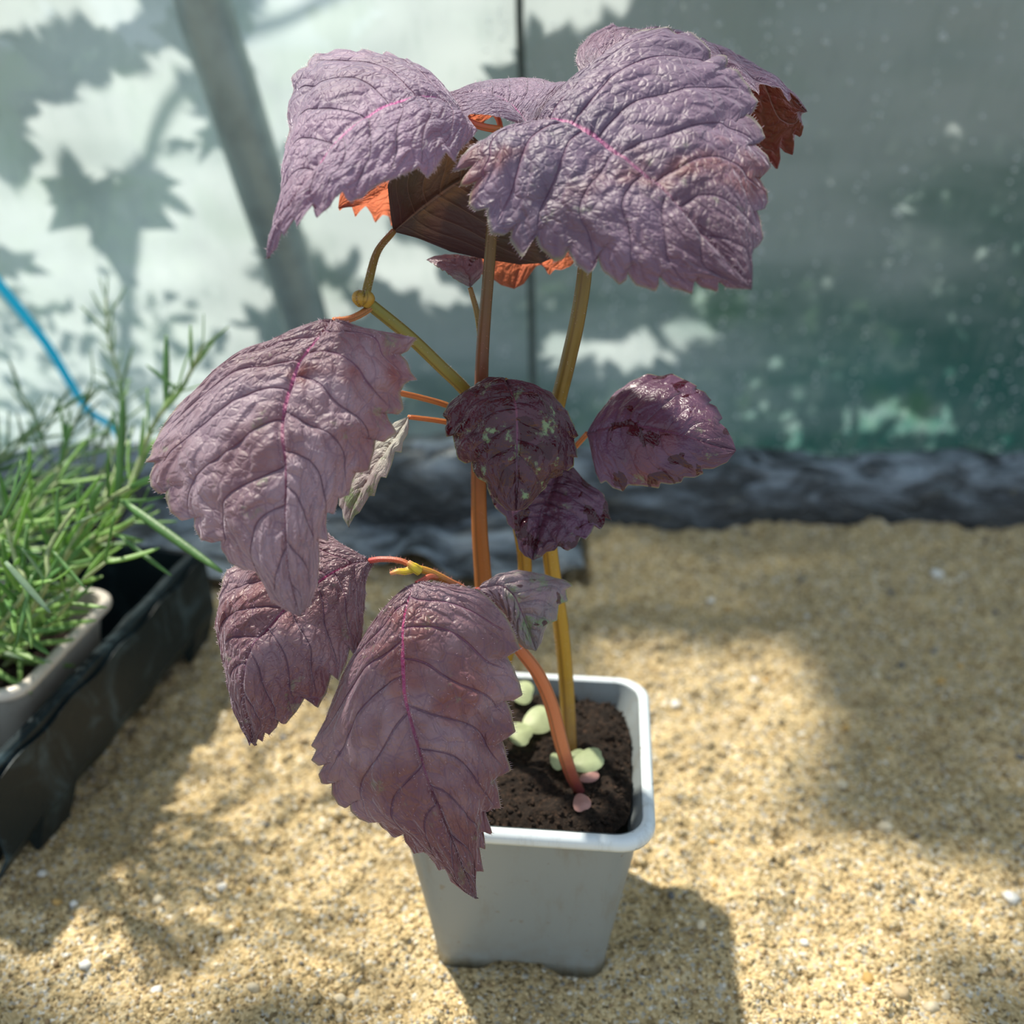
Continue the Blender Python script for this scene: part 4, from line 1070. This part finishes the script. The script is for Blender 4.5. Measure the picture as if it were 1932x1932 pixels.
# ------------------------------------------------------------------ tray and rosemary on the left
def make_tray():
    root = empty('nursery_tray', (-0.20, 0.30, 0))
    tag(root, 'black plastic nursery tray carrying the rosemary pots at the left', 'tray')
    # outline: far right corner, near right corner ... (top), wall height
    A = np.array([-0.1365, 0.376]); B = np.array([-0.1620, 0.240])
    d = (B - A); d /= np.linalg.norm(d); nrm = np.array([-d[1], d[0]]) * -1
    if nrm[0] > 0: nrm = -nrm
    Cc = B + nrm * 0.26; Dd = A + nrm * 0.26
    def loop(off, z, n=14):
        pts = [A, B, Cc, Dd]
        cen = sum(pts) / 4
        out = []
        q = []
        for p in pts:
            e = p - cen
            q.append(cen + e * (1 + off / np.linalg.norm(e) * 1.2))
        for i in range(4):
            a, b = q[i], q[(i + 1) % 4]
            for k in range(n): out.append((*(a + (b - a) * k / n), z))
        return out
    prof = [(-0.012, 0.004), (-0.010, 0.002), (-0.005, 0.022), (-0.001, 0.045), (0.0, 0.0487), (0.0030, 0.0495), (0.0042, 0.0485), (0.0042, 0.045), (0.0036, 0.045)]
    rings = [loop(o, z) for o, z in prof]
    m = len(rings[0])
    V = np.array([p for r in rings for p in r])
    V[:, 2] += 0.0006 * vnoise(V[:, 0], V[:, 1], 120, 61)
    F = [tuple(int(a) for a in f) for f in grid_faces(len(rings), m, True)]
    F.append(tuple(range(m)))
    o = mesh_np('tray_body', V, F, M_tray, root, smooth=False)
    md = o.modifiers.new('solid', 'SOLIDIFY'); md.thickness = 0.0012
    # outer skirt wall hanging below the flange with its cut feet
    sk = []
    n = 60
    for side in range(2):
        a, b = ((A, B), (Dd, A))[side]
        e = (b - a) / np.linalg.norm(b - a); nn = np.array([e[1], -e[0]])
        cen = (A + Cc) / 2
        if nn @ (cen - a) > 0: nn = -nn
        V, F = [], []
        Lb = np.linalg.norm(b - a)
        for i in range(n + 1):
            u = i / n
            p = a - e * 0.004 + e * (Lb + 0.008) * u + nn * 0.0046
            foot = 0.001 if (u * Lb) % 0.102 < 0.018 else 0.010
            for zz, oo in ((0.046, 0), (0.020, 0.001), (foot, -0.005)):
                V.append((*(p + nn * oo), zz + 0.0008 * math.sin(u * 30)))
        for i in range(n):
            for j in range(2):
                a0 = i * 3 + j; F.append((a0, a0 + 1, a0 + 4, a0 + 3))
        s = mesh_np('skirt', V, F, M_tray, root, smooth=False)
        md = s.modifiers.new('solid', 'SOLIDIFY'); md.thickness = 0.0012
    return root
def tray_mat():
    t = NT('tray_plastic'); pos = t.pos()
    a = t.noise(45, 5, pos, 0.65, 0.8)
    c = t.mix(t.math('MULTIPLY', t.smooth(a, 0.5, 0.72), 0.7), (0.008, 0.016, 0.020), (0.06, 0.10, 0.12))
    return t.done(t.bsdf(c, 0.42, 0.22, t.bump(t.noise(150, 4, pos), 0.3, 0.001)))
M_tray = tray_mat()
make_tray()
ry = math.radians(-9)
pc1 = np.array([-0.1875, 0.3060])
rp1 = make_pot('rosemary_pot', pc1, ry, 0.0325, 0.024, 0.057, (0.45, 0.42, 0.36), (0.62, 0.57, 0.50), 0.046, 'beige-rimmed square plastic pot of rosemary nearest the tray corner', 'rosemary pots in the black tray', -0.0055, (0.25, 0.2, 0.14))
rp2 = make_pot('rosemary_pot', np.array([-0.2600, 0.3170]), ry, 0.0325, 0.024, 0.057, (0.62, 0.64, 0.64), (0.75, 0.78, 0.78), 0.046, 'pale square plastic pot of rosemary at the left edge of the picture', 'rosemary pots in the black tray', -0.0055, (0.3, 0.28, 0.22))

def needle_mesh(k, mat, curve, fold):
    n = 9
    V, F = [], []
    for i in range(n):
        u = i / (n - 1)
        w = 0.5 * (math.sin(math.pi * (0.08 + 0.88 * u)) ** 0.5) * (1 - 0.15 * u)
        z = curve * u * u
        V += [(u, -w * 0.085, z - fold * w * 0.06), (u, -w * 0.05, z + 0.008), (u, 0, z - 0.004), (u, w * 0.05, z + 0.008), (u, w * 0.085, z - fold * w * 0.06), (u, 0, z - 0.022)]
    for i in range(n - 1):
        for j in range(6):
            a = i * 6 + j; b = i * 6 + (j + 1) % 6
            F.append((a, a + 6, b + 6, b))
    F.append(tuple(range(6))); F.append(tuple((n - 1) * 6 + j for j in range(5, -1, -1)))
    me = bpy.data.meshes.new('needle'); me.from_pydata(V, [], F); me.update()
    me.polygons.foreach_set('use_smooth', np.ones(len(me.polygons), dtype=bool))
    me.materials.append(mat)
    return me
M_rg = [plain('rosemary_green', (0.14, 0.31, 0.09), 0.42, 0.5, 0.3, 100, 0.2, 900, trans=(0.22, 0.55, 0.06), tw=0.25),
        plain('rosemary_bright', (0.30, 0.50, 0.16), 0.45, 0.4, 0.3, 100, 0.2, 900, trans=(0.45, 0.75, 0.15), tw=0.35),
        plain('rosemary_grey', (0.32, 0.46, 0.30), 0.5, 0.4, 0.3, 100, 0.2, 900, trans=(0.3, 0.6, 0.2), tw=0.3)]
NEED = [needle_mesh(k, M_rg[k % 3], [0.0, 0.12, -0.15, 0.2, -0.05, 0.1][k], 1.0) for k in range(6)]
M_rstem = plain('rosemary_stem', (0.34, 0.42, 0.20), 0.6, 0.3, 0.3, 200, 0.3, 800)

def put_needle(parent, base, direc, length, width=1.0, k=0, up=(0, 0, 1)):
    d = Vector(direc).normalized()
    y = Vector(up).cross(d)
    if y.length < 1e-3: y = Vector((1, 0, 0)).cross(d)
    y.normalize(); z = d.cross(y)
    M = Matrix((d, y, z)).transposed().to_4x4()
    o = bpy.data.objects.new('needle', NEED[k % 6])
    COL.objects.link(o)
    o.parent = parent
    o.matrix_parent_inverse = Matrix.Translation(-Vector(parent.location))
    M = Matrix.Translation(Vector(base)) @ M @ Matrix.Diagonal((length, length * width, length, 1))
    o.matrix_basis = M
    return o

def sprig(parent, pts, r0, pairs, L0, L1, spread=55, kinds=(0, 1, 2), seed=0, start=0.1, width=1.0):
    path = [P(*p) if not isinstance(p, np.ndarray) else p for p in pts]
    tube('stem', path, [r0 * 0.8, r0 * 0.4], M_rstem, parent, 30, 8)
    C = catmull(path, 200)
    T = np.gradient(C, axis=0); T /= np.linalg.norm(T, axis=1)[:, None]
    r = random.Random(seed)
    for i in range(pairs):
        f = start + (1 - start) * i / max(1, pairs - 1)
        j = min(199, int(f * 199))
        t = T[j]
        x = np.cross(t, [0.2, 0.9, 0.35]); x /= np.linalg.norm(x); y = np.cross(t, x)
        az = math.pi * i * 0.5 + r.uniform(-0.4, 0.4)
        L = (L0 + (L1 - L0) * f) * r.uniform(0.75, 1.15)
        for s in (0, math.pi):
            a = az + s + r.uniform(-0.3, 0.3)
            sp = math.radians(spread * (1 - 0.45 * f) + r.uniform(-14, 14))
            d = t * math.cos(sp) + (x * math.cos(a) + y * math.sin(a)) * math.sin(sp)
            put_needle(parent, C[j], d, L, 1.35 * width * r.uniform(0.8, 1.2), r.choice(kinds), up=tuple(t))
r1 = tag(empty('rosemary', (pc1[0], pc1[1], 0.046)), 'green rosemary plant in the beige-rimmed pot, blades reaching over the tray edge', 'plant')
base1 = np.array([pc1[0], pc1[1], 0.044])
G2, G3 = (1, 4, 1), (0, 3, 2)
b_ = lambda dx, dy: base1 + np.array([dx, dy, 0])
sprig(r1, [b_(0.004, 0.008), (205, 1000, 35), (252, 900, 35.5), (290, 800, 36), (345, 728, 36.4), (383, 652, 36.6)], 0.0016, 15, 0.020, 0.014, 40, (1, 4, 1), 1, 0.1)
sprig(r1, [b_(-0.006, 0.004), (110, 1070, 33), (160, 985, 32.5), (225, 930, 32), (290, 905, 32)], 0.0018, 15, 0.024, 0.018, 50, (0, 1, 3), 2, 0.1, 1.1)
sprig(r1, [b_(-0.01, 0.01), (150, 1020, 36), (205, 920, 37), (235, 830, 38), (228, 760, 38.5)], 0.0014, 12, 0.02, 0.017, 50, (0, 2, 3), 3)
sprig(r1, [b_(0.0, -0.012), (80, 1120, 31), (90, 1040, 31), (140, 960, 31.5)], 0.0016, 12, 0.022, 0.016, 60, (0, 2, 1), 4)
sprig(r1, [b_(-0.01, -0.012), (40, 1130, 31), (30, 1060, 31), (10, 980, 31)], 0.0016, 12, 0.024, 0.018, 60, (0, 1, 4), 5)
sprig(r1, [b_(0.006, -0.004), (120, 1150, 32), (140, 1110, 31.5), (200, 1060, 31)], 0.0012, 9, 0.02, 0.014, 60, (0, 1, 4), 6)
rq = random.Random(3)
for k_ in range(5):
    x0, y0 = rq.uniform(-0.02, 0.012), rq.uniform(-0.022, 0.02)
    ex, ey, ed = [(60, 930, 33), (180, 1010, 33.5), (20, 1110, 31), (110, 960, 34), (250, 985, 34)][k_]
    e_ = P(ex, ey, ed)
    sprig(r1, [b_(x0, y0), (b_(x0, y0) + e_) / 2 + np.array([0, 0, 0.006]), e_], 0.0015, 11, 0.022, 0.017, 58, (0, 1, 4), 30 + k_, 0.15, 1.1)
def blade(px0, py0, d0, px1, py1, d1, w, k):
    a, b = P(px0, py0, d0), P(px1, py1, d1)
    put_needle(r1, a, b - a, np.linalg.norm(b - a), w, k, up=(0, -0.6, 0.8))
blade(232, 945, 31.5, 418, 1078, 30.0, 0.85, 0)
blade(218, 960, 32, 232, 752, 32, 0.95, 0)
blade(225, 1010, 32, 330, 1095, 31.5, 0.8, 3)
blade(0, 985, 29.5, 62, 868, 29.0, 1.1, 0)
blade(10, 1060, 29.5, 88, 1150, 29.0, 1.3, 2)
blade(100, 1040, 30.5, 160, 1110, 30, 1.0, 0)
blade(60, 1085, 30.5, 30, 1220, 30, 1.0, 0)
blade(45, 1100, 30.5, 65, 1225, 30, 1.0, 1)
blade(312, 760, 36.5, 313, 632, 36.8, 1.3, 0)
blade(335, 735, 36, 276, 688, 36, 1.3, 0)
r2 = tag(empty('rosemary', (-0.260, 0.317, 0.046)), 'paler rosemary plant at the left edge, its thin tip rising before the film wall', 'plant')
base2 = np.array([-0.252, 0.320, 0.044])
c_ = lambda dx, dy: base2 + np.array([dx, dy, 0])
sprig(r2, [c_(0.02, 0.02), (120, 980, 40), (200, 880, 41), (235, 790, 41.5), (222, 700, 42), (205, 640, 42), (200, 562, 42)], 0.0014, 20, 0.022, 0.013, 60, (2, 5, 2), 11, 0.15, 0.8)
sprig(r2, [c_(0.02, 0.01), (80, 940, 40), (120, 850, 41), (150, 780, 42), (175, 735, 42)], 0.0014, 15, 0.02, 0.016, 60, (2, 0, 5), 12, 0.1, 0.9)
sprig(r2, [c_(0.01, 0.02), (60, 900, 40), (80, 830, 41), (60, 780, 42), (40, 745, 42)], 0.0013, 15, 0.02, 0.014, 60, (2, 5, 0), 13, 0.1, 0.9)
sprig(r2, [c_(0.015, 0.0), (40, 1000, 37), (90, 930, 37.5), (125, 850, 38)], 0.0015, 15, 0.02, 0.018, 55, (0, 2, 1), 14)
sprig(r2, [c_(0.0, 0.0), (10, 1000, 36), (60, 950, 36), (110, 910, 36)], 0.0015, 13, 0.022, 0.018, 55, (0, 2, 1), 15)
sprig(r2, [c_(0.01, 0.03), (160, 960, 41), (170, 900, 42), (180, 850, 42)], 0.0013, 11, 0.02, 0.018, 60, (2, 5, 0), 16)

for k_ in range(4):
    x0, y0 = rq.uniform(-0.01, 0.02), rq.uniform(-0.02, 0.02)
    e_ = P(*[(30, 900, 38), (100, 780, 41), (150, 860, 40), (20, 840, 40)][k_])
    sprig(r2, [c_(x0, y0), (c_(x0, y0) + e_) / 2 + np.array([0, 0, 0.008]), e_], 0.0014, 12, 0.021, 0.016, 60, (2, 0, 5), 50 + k_, 0.15, 1.0)

for k_ in range(3):
    q0 = np.array([-0.262 + 0.008 * k_, 0.312 + 0.005 * k_, 0.044])
    sprig(r2, [q0, q0 + np.array([-0.01, 0.0, 0.05]), q0 + np.array([-0.02 + 0.015 * k_, 0.01 * k_, 0.09 - 0.01 * k_])], 0.0014, 9, 0.02, 0.015, 55, (2, 0, 5), 70 + k_, 0.15, 1.0)

# ------------------------------------------------------------------ outdoors: vine leaves against the film, hedge, ground
M_vine = plain('vine_leaf', (0.06, 0.16, 0.05), 0.5, 0.4, 0.3, 40, 0.2, 200, trans=(0.45, 0.55, 0.50), tw=0.38)
def palmate(pt, R, rot, lobes=5, tilt=(0, 0)):
    """one lobed leaf, slightly cupped, facing -Y"""
    pts = []
    for k in range(lobes * 2 + 1):
        a = -math.pi * 0.80 + 2 * math.pi * 0.80 * k / (lobes * 2)
        r = R * ((1.0 if abs(k - lobes) < 2 else 0.85) if k % 2 == 1 else 0.50)
        if lobes == 5 and k == lobes: r = R * 1.15
        pts.append((r * math.sin(a), r * math.cos(a)))
    pts.append((0.0, -R * 0.12))
    V = [(0, 0, 0)] + [(x, 0.12 * (x * x + z * z) / R, z) for x, z in pts]
    c, s = math.cos(rot), math.sin(rot)
    V = [(x * c - z * s, y + tilt[0] * x + tilt[1] * z, x * s + z * c) for x, y, z in V]
    V = [(x + pt[0], y + pt[1], z + pt[2]) for x, y, z in V]
    n = len(pts)
    F = [(0, 1 + k, 1 + (k + 1) % n) for k in range(n)]
    return V, F
def oval(pt, R, rot, tilt=(0, 0)):
    V = [(0, 0, 0)] + [(R * 0.45 * math.sin(a), 0.1 * R * abs(math.sin(a)), R * math.cos(a)) for a in [k * math.pi / 4 for k in range(8)]]
    c, s = math.cos(rot), math.sin(rot)
    V = [(x * c - z * s + pt[0], y + tilt[0] * x + tilt[1] * z + pt[1], x * s + z * c + pt[2]) for x, y, z in V]
    return V, [(0, 1 + k, 1 + (k + 1) % 8) for k in range(8)]

def shade_origin(px, py, dist):
    """where a leaf hangs outside, dist metres beyond the film, to shade that spot of it"""
    p = fw(px, py)
    k = dist / SUN[1]
    return p + SUN * k

def ell(px, py, cx, cy, rx, ry, rot=0):
    c, s = math.cos(rot), math.sin(rot)
    x, y = px - cx, py - cy
    return ((x * c + y * s) / rx) ** 2 + ((-x * s + y * c) / ry) ** 2 < 1
def lit(px, py):
    """places of the film the sun reaches between the leaves"""
    if px > 985:
        return (ell(px, py, 1190, 680, 66, 36) or ell(px, py, 1285, 625, 26, 14) or ell(px, py, 1625, 772, 54, 13) or ell(px, py, 1745, 792, 50, 17)
                or ell(px, py, 1100, 10, 130, 60) or ell(px, py, 1060, 660, 46, 22))
    if px > 470:
        if ell(px, py, 555, 250, 34, 60): return False
        if ell(px, py, 770, 500, 130, 34, 0.55) or ell(px, py, 640, 425, 80, 36) or ell(px, py, 600, 580, 42, 50): return True
        return (px < 1000 - 0.9 * max(0, py - 90) and py < 420) or py < 60
    if ell(px, py, 195, 195, 155, 62) or ell(px, py, 260, 165, 85, 60) or ell(px, py, 95, 260, 62, 44): return True
    if ell(px, py, 420, 430, 66, 150, -0.25) or ell(px, py, 330, 470, 100, 60) or ell(px, py, 40, 380, 54, 54) or ell(px, py, 120, 470, 70, 40): return True
    if ell(px, py, 340, 90, 44, 44) or ell(px, py, 130, 520, 60, 30) or ell(px, py, 400, 300, 60, 40): return True
    if py < 35 and px < 240: return True
    return False
def build_leaf_mass(name, cand, mat, parent):
    V, F = [], []
    for v, f in cand:
        b = len(V); V += v; F += [tuple(b + k for k in q) for q in f]
    return mesh_np(name, V, F, mat, parent)
rv = random.Random(5)
cand = []
# the big hanging vine leaf and its neighbours
for px, py, R, rot, d in ((190, 350, 0.052, math.pi, 0.012), (40, 165, 0.034, 0.6, 0.02), (130, 70, 0.030, 2.9, 0.02), (320, 30, 0.026, 1.5, 0.02), (410, 235, 0.020, 2.4, 0.02), (15, 490, 0.026, 0.3, 0.02), (60, 590, 0.022, 1.2, 0.02)):
    q = shade_origin(px, py, d)
    v, f = palmate(q, R, rot); cand.append((v, f))
for _ in range(12500):
    px, py = rv.uniform(-500, 2500), rv.uniform(-500, 1100)
    r = rv.uniform(0.009, 0.018)
    if px < 480 and py > 480: r = rv.uniform(0.004, 0.008)
    if px < 480 and 90 < py < 480 and rv.random() < 0.5: continue
    depth = rv.uniform(0.012, 0.05)
    if px > 985: r *= 0.9
    rp = r / 0.6 * FPX * (0.35 if px > 985 else 0.7)
    if any(lit(px + dx * rp, py + dy * rp) for dx, dy in ((0, 0), (1, 0), (-1, 0), (0, 1), (0, -1))): continue
    if px < 480 and py > 480 and rv.random() < 0.45: continue
    q = shade_origin(px, py, depth)
    rot = rv.uniform(0, 6.28); tl = (rv.uniform(-.4, .4), rv.uniform(-.4, .4))
    cand.append(palmate(q, r, rot, 5, tl) if rv.random() < 0.4 else oval(q, r * 1.2, rot, tl))
vr = tag(empty('climbing_vine', (-0.2, YW + 0.05, -0.1)), 'leafy green vine growing outside against the film wall', 'vine')
fo = build_leaf_mass('foliage', cand, M_vine, vr); tag(fo, kind='stuff')
tube('stem', [(-0.30, YW + 0.06, -0.1), (-0.28, YW + 0.03, 0.1), (-0.22, YW + 0.0, 0.3), (-0.10, YW, 0.40)], [0.004, 0.002], M_rstem, vr, 30, 8)
tube('stem', [(0.15, YW + 0.09, -0.1), (0.18, YW + 0.05, 0.1), (0.10, YW + 0.02, 0.3), (0.16, YW + 0.02, 0.42)], [0.004, 0.002], M_rstem, vr, 30, 8)
# garden ground outside
M_lawn = plain('garden_ground', (0.07, 0.14, 0.05), 0.9, 0.2, 0.5, 8, 0.6, 60, 0.01)
gg = mesh_np('ground', [(-4, 0.56, -0.12), (4, 0.56, -0.12), (4, 8, -0.12), (-4, 8, -0.12)], [(0, 1, 2, 3)], M_lawn)
tag(gg, 'dim green garden ground outside the film wall', None, None, 'structure')
# bench top under the sand
M_wood = plain('bench_board', (0.20, 0.13, 0.08), 0.8, 0.2, 0.3, 30, 0.4, 200)
bb = mesh_np('bench', [(-0.8, -0.12, -0.012), (0.8, -0.12, -0.012), (0.8, 0.482, -0.012), (-0.8, 0.482, -0.012), (-0.8, -0.12, -0.05), (0.8, -0.12, -0.05), (0.8, 0.482, -0.05), (-0.8, 0.482, -0.05)],
             [(0, 1, 2, 3), (7, 6, 5, 4), (0, 4, 5, 1), (1, 5, 6, 2), (2, 6, 7, 3), (3, 7, 4, 0)], M_wood, smooth=False)
tag(bb, 'wooden greenhouse bench under the sand', 'bench')

# ------------------------------------------------------------------ unseen branch, added above the open wall top to dapple the bench
def sand_lit(px, py):
    return (ell(px, py, 1330, 1400, 210, 250, 0.3) or ell(px, py, 1600, 1740, 420, 130, -0.05) or ell(px, py, 660, 1740, 240, 120, -0.35)
            or ell(px, py, 500, 1420, 140, 120) or ell(px, py, 330, 1790, 150, 60) or ell(px, py, 1080, 1180, 200, 60) or ell(px, py, 960, 1700, 330, 180)
            or ell(px, py, 560, 1600, 160, 120) or ell(px, py, 1350, 1680, 260, 140))
cand = []
for _ in range(7000):
    x, y = rv.uniform(-0.36, 0.36), rv.uniform(0.15, 0.40)
    p = np.array([x, y, 0.0])
    px, py = project(p)
    R = rv.uniform(0.007, 0.014)
    rp = R * FPX / 0.33 * 0.6
    if any(sand_lit(px + dx * rp, py + dy * rp) for dx, dy in ((0, 0), (.8, 0), (-.8, 0), (0, .8), (0, -.8))): continue
    k = rv.uniform(0.52, 0.72)
    q = p + SUN * k
    if q[2] < WTOP + 0.05: continue
    # stays clear of the light that falls on the plants
    ok = True
    for tx, ty, tz, tr in ((-0.02, 0.22, 0.12, 0.035), (0.0, 0.23, 0.17, 0.04), (-0.03, 0.22, 0.20, 0.05), (0.03, 0.22, 0.21, 0.05), (-0.05, 0.21, 0.16, 0.045), (-0.05, 0.21, 0.12, 0.04), (-0.02, 0.2, 0.10, 0.04), (0.03, 0.25, 0.16, 0.03), (-0.16, 0.30, 0.1, 0.05)):
        w = q - np.array([tx, ty, tz]); w = w - SUN * (w @ SUN)
        if np.linalg.norm(w) < tr + R: ok = False; break
    if not ok: continue
    cand.append(oval(q, R * 1.3, rv.uniform(0, 6.28), (rv.uniform(-.5, .5), rv.uniform(0.2, 1.0))))
tb = tag(empty('added_shade_branch', (-0.9, 1.1, 0.6)), 'unseen leafy branch added above the film wall to dapple the sand', 'branch')
f2 = build_leaf_mass('foliage', cand, M_vine, tb); tag(f2, kind='stuff')
tube('added_bough', [(-0.9, 0.95, 0.50), (-0.6, 0.75, 0.62), (-0.3, 0.68, 0.60), (0.0, 0.66, 0.58)], [0.012, 0.004], M_wood, tb, 30, 10)
